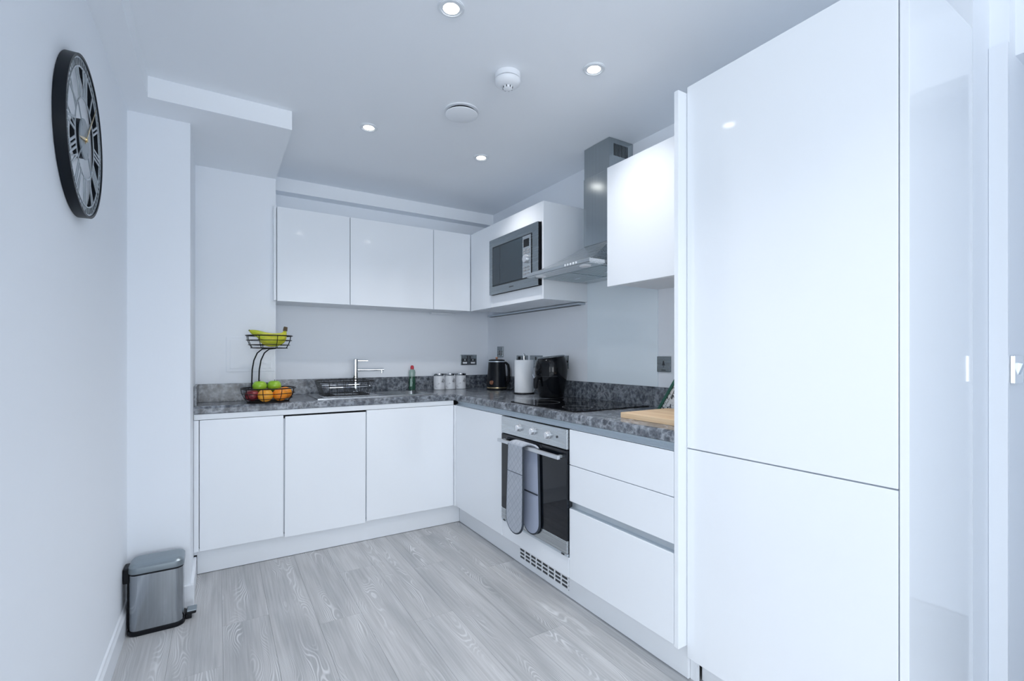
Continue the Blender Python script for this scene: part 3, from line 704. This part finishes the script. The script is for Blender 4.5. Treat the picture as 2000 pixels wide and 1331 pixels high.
make('handle', B().tube([P0 + hd * r + Vector((0, 0, z)) for r, z in ((0.050, 0.208), (0.072, 0.206), (0.088, 0.190), (0.094, 0.15), (0.094, 0.10), (0.090, 0.065), (0.076, 0.05))], [0.008, 0.009, 0.010, 0.010, 0.010, 0.009, 0.008], 10), 'black_plastic', t, True)
sd = Vector((-0.55, -0.835, 0)).normalized()
def disc(c, n, r, h0, h1, seg=24):
    q = n.to_track_quat('Z', 'Y').to_matrix().to_4x4(); M = Matrix.Translation(c) @ q
    b = B(); b.rings([[M @ Vector((rr * cos(2 * pi * k / seg), rr * sin(2 * pi * k / seg), h)) for k in range(seg)] for rr, h in ((r, h0), (r, (h0 + h1) / 2), (r * 0.8, h1))]); return b
bd = Vector((-0.87, -0.49, 0)).normalized()
make('badge', disc(P0 + bd * 0.0735 + Vector((0, 0, 0.058)), bd, 0.018, -0.004, 0.008), 'copper', t, True)
# kettle flex
tag(make('kettle_cable', B().tube([(1.872, 3.09, ZW + 0.004), (1.880, 3.05, ZW + 0.004), (1.888, 3.02, ZW + 0.02), (1.896, 3.00, ZW + 0.07), (1.899, 2.985, ZW + 0.13), (1.905, 2.98, ZW + 0.19), (1.9085, 2.975, 1.092)], 0.0032, 6), 'black_plastic', None, True), 'thin black cable from the kettle up to the wall socket', 'cable')

# ================================================================ paper towel
px, py = 1.790, 2.735
t = thing('paper_towel_holder', (px, py, ZW), 'upright chrome holder with a white roll of kitchen paper', 'paper towel')
make('base', B().lathe([(0.072, 0.0005), (0.073, 0.004), (0.070, 0.0085)], (px, py, ZW), 36), 'black_plastic', t, True)
b = B().rings([[(px + r * cos(a), py + r * sin(a), ZW + h) for a in [2 * pi * k / 40 for k in range(40)]] for r, h in ((0.019, 0.01), (0.0645, 0.01), (0.0655, 0.014), (0.0655, 0.228), (0.0645, 0.232), (0.019, 0.232))], closed=True)
make('paper_roll', b, 'paper_white', t, True)
make('rod', B().lathe([(0.006, 0.009), (0.006, 0.262)], (px, py, ZW), 14), 'chrome', t, True)
make('finial', B().lathe([(0.003, 0.256), (0.010, 0.262), (0.011, 0.270), (0.006, 0.278), (0.002, 0.279)], (px, py, ZW), 16), 'chrome', t, True)
ad = Vector((0.42, -0.91, 0)).normalized(); Q0 = Vector((px, py, ZW))
make('tension_arm', B().tube([Q0 + ad * r + Vector((0, 0, z)) for r, z in ((0.060, 0.008), (0.078, 0.014), (0.082, 0.03), (0.082, 0.11), (0.074, 0.125), (0.0695, 0.135))], 0.0035, 8), 'chrome', t, True)

# ================================================================ air fryer
fx, fy = 1.785, 2.415
t = thing('air_fryer', (fx, fy, ZW), 'glossy black egg-shaped air fryer with a sloping grey top', 'air fryer')
prof = [(0.072, 0.002), (0.078, 0.006), (0.083, 0.03), (0.093, 0.08), (0.1005, 0.13), (0.1035, 0.165), (0.1025, 0.195), (0.099, 0.218), (0.093, 0.236), (0.084, 0.250)]
b = B().lathe(prof, (fx, fy, ZW), 48)
slope = Vector((0.55, -0.45, 0)).normalized()
for v in b.bm.verts:
    h = v.co.z - ZW
    if h > 0.19:
        s_ = (Vector((v.co.x - fx, v.co.y - fy, 0)).dot(slope)) / 0.1
        v.co.z += s_ * 0.012 * (h - 0.19) / 0.06
make('body', b, 'black_gloss', t, True)
rs = []
for r, h in ((0.0865, 0.2505), (0.0865, 0.2545), (0.080, 0.2585), (0.05, 0.2605)):
    rs.append([(fx + r * cos(a), fy + r * sin(a), ZW + h + 0.012 * (Vector((r * cos(a), r * sin(a), 0)).dot(slope)) / 0.1) for a in [2 * pi * k / 48 for k in range(48)]])
make('top_cover', B().rings(rs), 'fryer_top', t, True)
fd = Vector((-0.92, -0.10, 0)).normalized(); R0 = Vector((fx, fy, ZW))
make('control_dial', disc(R0 + fd * 0.098 + Vector((0, 0, 0.193)), (fd + Vector((0, 0, 0.12))).normalized(), 0.022, -0.006, 0.010), 'black_plastic', t, True)
sdv = Vector((-fd.y, fd.x, 0))
make('drawer_seam', B().tube([R0 + (fd * cos(a) + sdv * sin(a)) * 0.1003 + Vector((0, 0, 0.135)) for a in [radians(-70 + 7 * k) for k in range(21)]], 0.0016, 6), 'dark_gap', t, True)
make('basket_handle', B().tube([R0 + fd * r + Vector((0, 0, z)) for r, z in ((0.092, 0.125), (0.115, 0.128), (0.126, 0.118), (0.128, 0.085), (0.128, 0.06))], [0.013, 0.013, 0.014, 0.014, 0.011], 12), 'black_plastic', t, True)

# ================================================================ chopping board and leaning trays
t = tag(make('chopping_board', B().prism(rrect(1.458, 1.775, 1.120, 1.488, 0.022, 5), ZW + 0.0005, ZW + 0.0205), 'board_wood'), 'pale wooden chopping board lying on the worktop beside the tall cabinet', 'chopping board')
A = radians(56)
oy, oz = 1.560, ZW + 0.0015
ud = Vector((0, -cos(A), sin(A))); nd = Vector((0, sin(A), cos(A)))
def slab(x0, x1, u0, u1, n0, n1):
    b = B(); O = Vector((0, oy, oz))
    b.rings([[Vector((x, 0, 0)) + O + ud * u + nd * n for u, n in ((u0, n0), (u1, n0), (u1, n1), (u0, n1))] for x in (x0, x1)]); return b
t = thing('serving_tray', (1.83, 1.5, ZW), 'black and white patterned tray with green rim leaning in the corner by the tall cabinet', 'tray')
make('panel', slab(1.800, 1.895, 0.012, 0.30, -0.012, 0.0), 'pattern_bw', t)
make('rim', slab(1.792, 1.902, 0.0, 0.305, 0.0, 0.012), 'green_board', t)
b = B().prism([(oy - 0.012, oz + 0.001), (oy - 0.14, oz + 0.001), (oy - 0.145, oz + 0.18)], 1.805, 1.890, 'x')
make('pattern_side', b, 'pattern_bw', t)

# ================================================================ fruit stand
fx, fy, fz = 0.243, 3.020, ZW + 0.001
t = thing('fruit_stand', (fx, fy, fz), 'two-tier black wire fruit stand on the worktop', 'fruit stand')
def ring(c, rx, ry, z, n=36): return [(c[0] + rx * cos(2 * pi * k / n), c[1] + ry * sin(2 * pi * k / n), z) for k in range(n)]
def basket(c, z, h, r0, r1, ribs, name):
    rim = make(name, B().tube(ring(c, r1, r1 * 0.92, z + h), 0.0032, 8, True), 'black_wire', t, True)
    for f_ in (0.28, 0.64):
        rr = r0 + (r1 - r0) * (1 - (1 - f_) ** 2) * 1.03
        make('hoop', B().tube(ring(c, rr, rr * 0.92, z + h * f_), 0.0019, 6, True), 'black_wire', rim, True)
    make('base_ring', B().tube(ring(c, r0, r0 * 0.92, z + 0.0025), 0.0024, 6, True), 'black_wire', rim, True)
    for k in range(ribs):
        a = 2 * pi * (k + 0.35) / ribs; ca, sa = cos(a), sin(a) * 0.92
        pts = []
        for f_ in (0, 0.28, 0.64, 1.0):
            rr = r0 + (r1 - r0) * (1 - (1 - f_) ** 2); pts.append((c[0] + rr * ca, c[1] + rr * sa, z + 0.0025 + (h - 0.0025) * f_))
        make('rib', B().tube(pts, 0.0019, 6), 'black_wire', rim, True)
    for k in range(-2, 3):
        x = k * r0 * 0.36; l = math.sqrt(r0 * r0 - x * x)
        make('base_wire', B().tube([(c[0] - l, c[1] + x * 0.92, z + 0.0025), (c[0] + l, c[1] + x * 0.92, z + 0.0025)], 0.0017, 6), 'black_wire', rim, True)
    return rim
basket((fx, fy), fz, 0.078, 0.106, 0.139, 9, 'lower_basket')
UC = (fx + 0.004, fy + 0.01); UZ = 1.186
basket(UC, UZ, 0.072, 0.094, 0.119, 8, 'upper_basket')
for s_ in (-1, 1):
    yy = fy + 0.022 * s_ * 0.6; xx = 0.018 * s_
    pts = [(fx - 0.062 + xx, fy + 0.085, fz + 0.004), (fx - 0.062 + xx, fy + 0.088, fz + 0.12), (fx - 0.060 + xx, fy + 0.088, fz + 0.18), (fx - 0.052 + xx, fy + 0.078, fz + 0.235), (fx - 0.036 + xx, fy + 0.062, fz + 0.277), (fx - 0.012 + xx, fy + 0.045, fz + 0.300), (fx + 0.02 + xx, fy + 0.02, fz + 0.304)]
    make('post', B().tube(pts, 0.0036, 8), 'black_wire', t, True)

def fruit(name, c, r, m, label, cat, group, apple=True, sq=0.93):
    t = thing(name, (c[0], c[1], c[2] - r * sq), label, cat, group)
    pr = []
    for k in range(1, 16):
        a = -pi / 2 + pi * k / 16; rr = r * cos(a); h = r * sq * sin(a)
        if apple:
            rr *= 1.0 + 0.06 * sin(a); d_ = math.exp(-(rr / (0.42 * r)) ** 2); h -= (0.22 * r * d_) * (1 if a > 0 else -0.5)
        pr.append((rr, h))
    make('skin', B().lathe(pr, c, 28), m, t, True)
    if apple:
        make('stem', B().tube([(c[0], c[1], c[2] + r * sq * 0.72), (c[0] + 0.003, c[1], c[2] + r * sq * 1.05)], 0.0014, 6), 'stem_brown', t)
    else:
        make('stem_scar', B().lathe([(0.004, r * sq * 0.985), (0.003, r * sq * 1.02)], c, 10), 'stem_brown', t)
LB = fz + 0.0055
fruit('apple', (fx - 0.084, fy - 0.030, LB + 0.036), 0.037, 'apple_red', 'dark red apple in the lower basket of the fruit stand', 'apple', None)
fruit('orange', (fx - 0.022, fy - 0.072, LB + 0.037), 0.039, 'orange_skin_light', 'yellowish orange beside the red apple in the lower basket', 'orange', 'oranges in the lower basket', False)
fruit('orange', (fx + 0.053, fy - 0.050, LB + 0.037), 0.039, 'orange_skin', 'deep orange fruit in the middle of three in the lower basket', 'orange', 'oranges in the lower basket', False)
fruit('orange', (fx + 0.086, fy + 0.024, LB + 0.040), 0.038, 'orange_skin', 'deep orange fruit against the basket rim beneath the green apple', 'orange', 'oranges in the lower basket', False)
fruit('apple', (fx - 0.045, fy + 0.012, LB + 0.083), 0.037, 'apple_green', 'green apple resting above the red apple by the stand posts', 'apple', 'green apples on the pile')
fruit('apple', (fx + 0.030, fy + 0.022, LB + 0.083), 0.037, 'apple_green', 'green apple resting on the oranges, stem dimple showing', 'apple', 'green apples on the pile')
fruit('orange', (fx - 0.03, fy + 0.072, LB + 0.036), 0.037, 'orange_skin', 'orange hidden at the back of the lower basket under the apples', 'orange', 'oranges in the lower basket', False)

t = thing('banana_bunch', (UC[0], UC[1], UZ + 0.005), 'bunch of green-yellow bananas in the upper basket', 'bananas')
ST = Vector((UC[0] + 0.078, UC[1] - 0.030, UZ + 0.112))
def banana(tip, sag, r):
    p0 = ST; p3 = Vector(tip); pts = []; rr = []
    p1 = p0 + Vector((0.004, -0.005, -0.085)) + Vector(sag) * 0.5; p2 = p3 + Vector((0.055, -0.01, -0.052)) + Vector(sag)
    n = 16
    for k in range(n + 1):
        f_ = k / n; q = (1 - f_) ** 3 * p0 + 3 * (1 - f_) ** 2 * f_ * p1 + 3 * (1 - f_) * f_ * f_ * p2 + f_ ** 3 * p3
        pts.append(q); prof_ = 0.36 + 0.64 * min(1, max(0, (f_ - 0.08) / 0.25)) if f_ < 0.33 else (1.0 if f_ < 0.75 else max(0.25, 1 - ((f_ - 0.75) / 0.25) ** 2 * 0.75))
        rr.append(r * prof_)
    o = make('banana', B().tube(pts, rr, 8), 'banana_skin', t, True)
    make('tip', B().tube([pts[-1], pts[-1] + (pts[-1] - pts[-2]).normalized() * 0.006], 0.0038, 6), 'banana_tip', o)
banana((UC[0] - 0.100, UC[1] - 0.035, UZ + 0.098), (0.0, 0.0, 0.022), 0.0205)
banana((UC[0] - 0.066, UC[1] - 0.062, UZ + 0.070), (0.0, -0.014, 0.010), 0.0200)
banana((UC[0] - 0.052, UC[1] - 0.020, UZ + 0.050), (0.01, 0.01, 0.008), 0.0200)
banana((UC[0] - 0.060, UC[1] + 0.020, UZ + 0.080), (0.0, 0.03, 0.018), 0.0195)
make('crown', B().tube([ST + Vector((0, 0, -0.012)), ST + Vector((0.002, 0, 0.004)), ST + Vector((0.004, 0, 0.012))], [0.012, 0.011, 0.010], 8), 'stem_brown', t)

# ================================================================ sockets and switches
def plate_on_right(name, y0, y1, z0, z1, label, cat, dark=False):
    t = thing(name, (XW, (y0 + y1) / 2, z0), label, cat, 'brushed steel wall plates')
    make('plate', B().box(XW - 0.009, XW - 0.0005, y0, y1, z0, z1, 0.002), 'steel_dark', t)
    return t
t = thing('double_socket', (1.735, YW, 1.067), 'brushed steel double power socket on the back wall above the canisters', 'socket')
make('plate', B().box(1.663, 1.808, YW - 0.009, YW - 0.0005, 1.067, 1.15, 0.002), 'steel_dark', t)
for sx in (-1, 1):
    cx = 1.7355 + sx * 0.036
    f_ = make('socket_face', B().box(cx - 0.026, cx + 0.026, YW - 0.0102, YW - 0.009, 1.072, 1.118, 0.0005, 1), 'dark_mark', t)
    make('insert', B().box(cx - 0.019, cx + 0.019, YW - 0.0112, YW - 0.0102, 1.078, 1.092), 'plastic_white', f_)
    make('pin_hole', B().box(cx - 0.003, cx + 0.003, YW - 0.0112, YW - 0.0102, 1.102, 1.114), 'plastic_white', f_)
    make('rocker', B().box(1.7355 + sx * 0.011 - 0.007, 1.7355 + sx * 0.011 + 0.007, YW - 0.012, YW - 0.009, 1.118, 1.142, 0.001), 'dark_mark', t)
t = plate_on_right('fused_switch', 3.225, 3.312, 1.131, 1.216, 'steel fused switch plate on the wall right above the kettle', 'switch')
make('rocker', B().box(XW - 0.013, XW - 0.009, 3.275, 3.292, 1.150, 1.185, 0.001), 'grey_mark', t)
make('fuse_cover', B().box(XW - 0.012, XW - 0.009, 3.240, 3.262, 1.145, 1.180, 0.001), 'grey_mark', t)
t = plate_on_right('double_socket', 2.875, 3.020, 1.060, 1.145, 'steel double socket on the wall behind the kitchen paper', 'socket')
for yy in (2.915, 2.98):
    make('rocker', B().box(XW - 0.013, XW - 0.009, yy - 0.012, yy + 0.012, 1.105, 1.137, 0.001), 'black_plastic', t)
t = plate_on_right('single_socket', 2.69, 2.84, 1.060, 1.145, 'steel socket on the wall between kitchen paper and air fryer', 'socket')
make('rocker', B().box(XW - 0.012, XW - 0.009, 2.758, 2.772, 1.112, 1.136, 0.001), 'dark_mark', t)
t = plate_on_right('single_socket', 2.402, 2.490, 1.060, 1.145, 'steel socket with a dark plug on the wall behind the air fryer', 'socket')
make('plug', B().box(XW - 0.035, XW - 0.009, 2.412, 2.468, 1.064, 1.115, 0.006), 'black_plastic', t)
t = plate_on_right('cooker_switch', 1.590, 1.674, 1.063, 1.142, 'square brushed steel cooker switch with a flame-like mark beside the splashback', 'switch')
make('mark', B().prism([(1.632, 1.094), (1.640, 1.098), (1.6375, 1.106), (1.634, 1.120), (1.630, 1.120), (1.6265, 1.106), (1.624, 1.098)], XW - 0.0098, XW - 0.0090, 'x'), 'dark_mark', t)
make('mark_dot', B().box(XW - 0.0098, XW - 0.009, 1.629, 1.635, 1.087, 1.0915), 'dark_mark', t)
make('caption_line', B().box(XW - 0.0096, XW - 0.009, 1.619, 1.645, 1.0705, 1.0745), 'dark_mark', t)
t = thing('light_switch', (2.045, 0.415, 1.064), 'chrome light switch on the wall end beside the tall cabinet', 'switch')
make('plate', B().box(2.0005, 2.0865, 0.4085, 0.4195, 1.064, 1.148, 0.002), 'chrome', t)
b = B().rings([[(x, y, z) for y, z in ((0.4085, 1.090), (0.4085, 1.126), (0.3975, 1.124), (0.4055, 1.100))] for x in (2.030, 2.058)])
make('rocker', b, 'rail_silver', t)

# ================================================================ ceiling fittings
def downlight(x, y, label, gain=1.0):
    t = thing('downlight', (x, y, ZC), label, 'downlight', 'recessed ceiling downlights')
    make('trim_ring', B().annulus((x, y, ZC), 0.0265, 0.044, -0.005, -0.0004).annulus((x, y, ZC), 0.034, 0.041, -0.007, -0.005), 'rail_white', t, True)
    make('lamp', B().lathe([(0.0262, -0.0035), (0.0255, -0.0012), (0.0262, -0.0006)], (x, y, ZC), 32), 'lamp_lens', t, True)
    l = bpy.data.lights.new('downlight_lamp', 'SPOT'); l.energy = 15.5 * gain; l.color = (1.0, 0.985, 0.985); l.spot_size = radians(118); l.spot_blend = 1.0; l.shadow_soft_size = 0.025
    o = bpy.data.objects.new('downlight_lamp', l); C.objects.link(o); o.parent = t; o.location = (0, 0, -0.012)
downlight(0.652, 1.434, 'lit round downlight in the ceiling, the one closest to the wall clock')
downlight(1.277, 1.440, 'lit round downlight in the ceiling in front of the tall cabinet, beside the smoke alarm')
downlight(0.642, 2.405, 'lit round downlight in the ceiling beside the boxed bulkhead')
downlight(1.294, 2.429, 'lit round downlight in the ceiling between the vent and the microwave')
for k, (dx_, dy_) in enumerate(((0.65, 0.46), (-0.9, -0.6), (-0.9, -2.2), (-2.5, -0.6), (-2.5, -2.2))):  # invented lamps out of view, added to bounce more light onto the ceiling
    downlight(dx_, dy_, 'added unseen downlight in the living area ceiling, lifting the bounce light', 1.0 if k == 0 else 4.0)
sx, sy = 1.004, 1.655
t = thing('smoke_alarm', (sx, sy, ZC), 'white domed smoke alarm on the ceiling', 'smoke alarm')
make('base', B().lathe([(0.052, -0.0005), (0.052, -0.020), (0.050, -0.022)], (sx, sy, ZC), 40), 'plastic_white', t, True)
make('groove', B().lathe([(0.047, -0.0222), (0.047, -0.0255)], (sx, sy, ZC), 40), 'grey_mark', t, True)
make('dome', B().lathe([(0.052, -0.0255), (0.053, -0.030), (0.050, -0.040), (0.040, -0.048), (0.022, -0.052)], (sx, sy, ZC), 40), 'plastic_white', t, True)
g = make('sensor_cap', B().lathe([(0.020, -0.052), (0.019, -0.060), (0.012, -0.064)], (sx, sy, ZC), 28), 'plastic_white', t, True)
for k in range(8):
    a = 2 * pi * k / 8
    make('sensor_slot', B().tube([(sx + 0.0195 * cos(a), sy + 0.0195 * sin(a), ZC - 0.053), (sx + 0.0190 * cos(a), sy + 0.0190 * sin(a), ZC - 0.060)], 0.0025, 6), 'dark_mark', g)
vx, vy = 0.972, 2.020
t = thing('ceiling_vent', (vx, vy, ZC), 'round white extractor vent valve in the ceiling', 'vent')
make('collar', B().annulus((vx, vy, ZC), 0.066, 0.082, -0.006, -0.0005), 'plastic_white', t, True)
make('throat', B().lathe([(0.0655, -0.0008), (0.0655, -0.0045)], (vx, vy, ZC), 40), 'dark_gap', t)
make('disc', B().lathe([(0.068, -0.013), (0.075, -0.016), (0.075, -0.019), (0.072, -0.0205)], (vx, vy, ZC), 48), 'ceiling_paint', t, True)

# ================================================================ wall clock
KY, KZ, KR, KT = 1.738, 1.746, 0.213, 0.0245
t = thing('wall_clock', (XL, KY, KZ - KR), 'large black skeleton wall clock with grey Roman numerals and gold hands', 'clock')
make('rim', B().annulus((XL + 0.001, KY, KZ), KR - 0.007, KR, 0.0, KT, 'x', 96), 'rim_black', t, True)
xf = XL + KT - 0.004
def cring(name, r, w, m): return make(name, B().annulus((xf, KY, KZ), r - w, r, 0.0, 0.0022, 'x', 72), m, t)
cring('minute_ring', 0.2055, 0.004, 'dial_silver'); cring('minute_ring', 0.184, 0.0035, 'dial_silver'); cring('inner_ring', 0.108, 0.0035, 'dial_silver')
def cpt(r, a): return (KY + r * sin(a), KZ + r * cos(a))       # a clockwise from twelve
def bar(b, p, q, wd, x0=0.0, x1=0.002):
    p, q = Vector(p), Vector(q); d_ = (q - p).normalized(); n_ = Vector((-d_.y, d_.x)) * wd / 2
    b.prism([tuple(p + n_), tuple(p - n_), tuple(q - n_), tuple(q + n_)], xf + x0, xf + x1, 'x')
b = B()
for k in range(60):
    a = 2 * pi * k / 60; bar(b, cpt(0.184, a), cpt(0.2025, a), 0.0032 if k % 5 == 0 else 0.0018)
make('minute_ticks', b, 'dial_silver', t)
ROM = ['XII', 'I', 'II', 'III', 'IIII', 'V', 'VI', 'VII', 'VIII', 'IX', 'X', 'XI']
WID = {'I': 0.0125, 'V': 0.026, 'X': 0.028}
for k, s_ in enumerate(ROM):
    a = 2 * pi * k / 12; tot = sum(WID[c] for c in s_); u = -tot / 2; b = B()
    rad = Vector((sin(a), cos(a))); tan = Vector((cos(a), -sin(a)))
    def Q(uu, r): v = Vector((KY, KZ)) + rad * r + tan * uu; return (v.x, v.y)
    r0, r1 = 0.107, 0.182
    for c in s_:
        wv = WID[c]; m0 = u + wv / 2
        if c == 'I': bar(b, Q(m0, r0), Q(m0, r1), 0.0058)
        elif c == 'V': bar(b, Q(m0, r0), Q(u + 0.004, r1), 0.0058); bar(b, Q(m0, r0), Q(u + wv - 0.004, r1), 0.0032, 0.0001, 0.0021)
        else: bar(b, Q(u + wv - 0.004, r0), Q(u + 0.004, r1), 0.0058); bar(b, Q(u + 0.004, r0), Q(u + wv - 0.004, r1), 0.0032, 0.0001, 0.0021)
        u += wv
    make('numeral', b, 'dial_silver', t)
b = B()
for k in range(4):
    a = 2 * pi * k / 4 + pi / 4; bar(b, cpt(0.04, a), cpt(0.107, a), 0.003)
make('spokes', b, 'dial_grey', t)
make('mechanism', B().lathe([(0.052, 0.001), (0.052, KT - 0.006)], (XL, KY, KZ), 40, 'x'), 'rim_black', t)
make('centre_disc', B().lathe([(0.054, 0.0), (0.054, 0.003)], (xf - 0.0015, KY, KZ), 48, 'x'), 'dial_grey', t)
def hand(name, a, L, tail, w0):
    b = B(); d_ = Vector((sin(a), cos(a))); n_ = Vector((cos(a), -sin(a))); c0 = Vector((KY, KZ))
    o = [c0 - d_ * tail + n_ * w0 * 0.6, c0 + n_ * w0, c0 + d_ * L * 0.55 + n_ * w0 * 0.8, c0 + d_ * L, c0 + d_ * L * 0.55 - n_ * w0 * 0.8, c0 - n_ * w0, c0 - d_ * tail - n_ * w0 * 0.6]
    b.prism([tuple(p) for p in o], xf + 0.004, xf + 0.0055, 'x'); make(name, b, 'brass', t)
hand('minute_hand', math.atan2(0.130, 0.149), 0.185, 0.02, 0.0026)
hand('hour_hand', math.atan2(-0.08, -0.02), 0.090, 0.015, 0.004)
make('hub', B().lathe([(0.007, 0.0015), (0.007, 0.007), (0.004, 0.008)], (xf, KY, KZ), 20, 'x'), 'brass', t, True)

# ================================================================ pedal bin
t = thing('pedal_bin', (-0.22, 2.52, 0.0), 'small brushed steel pedal bin with black base in front of the wall pier', 'bin')
def binout(g): return rrect(-0.312 - g, -0.128 + g, 2.452 - g, 2.588 + g, 0.030 + g, 8)
def binring(g, z): return [(u, v, z) for u, v in binout(g)]
make('base', B().rings([binring(0.004, 0.0005), binring(0.006, 0.004), binring(0.005, 0.017), binring(0.002, 0.0185)]), 'black_plastic', t, True)
make('body', B().rings([binring(0.0, 0.019), binring(0.0, 0.245)]), 'steel_bin', t, True)
make('lid_seal', B().rings([binring(-0.002, 0.2452), binring(-0.002, 0.2515)]), 'black_plastic', t, True)
make('lid', B().rings([binring(0.002, 0.252), binring(0.003, 0.256), binring(0.002, 0.276), binring(-0.006, 0.2845), binring(-0.02, 0.2875)]), 'steel_lid', t, True)
make('hinge', B().box(-0.3345, -0.3105, 2.490, 2.560, 0.205, 0.268, 0.005), 'black_plastic', t)
make('rear_rail', B().box(-0.3215, -0.313, 2.495, 2.555, 0.018, 0.206, 0.003), 'black_plastic', t)
p = make('pedal', B().box(-0.122, -0.083, 2.490, 2.535, 0.020, 0.032, 0.004), 'black_plastic', t)
make('pedal_cover', B().box(-0.117, -0.081, 2.488, 2.537, 0.0322, 0.038, 0.002), 'steel_lid', p)
make('pedal_foot', B().box(-0.121, -0.100, 2.495, 2.530, 0.0005, 0.020, 0.002), 'black_plastic', t)
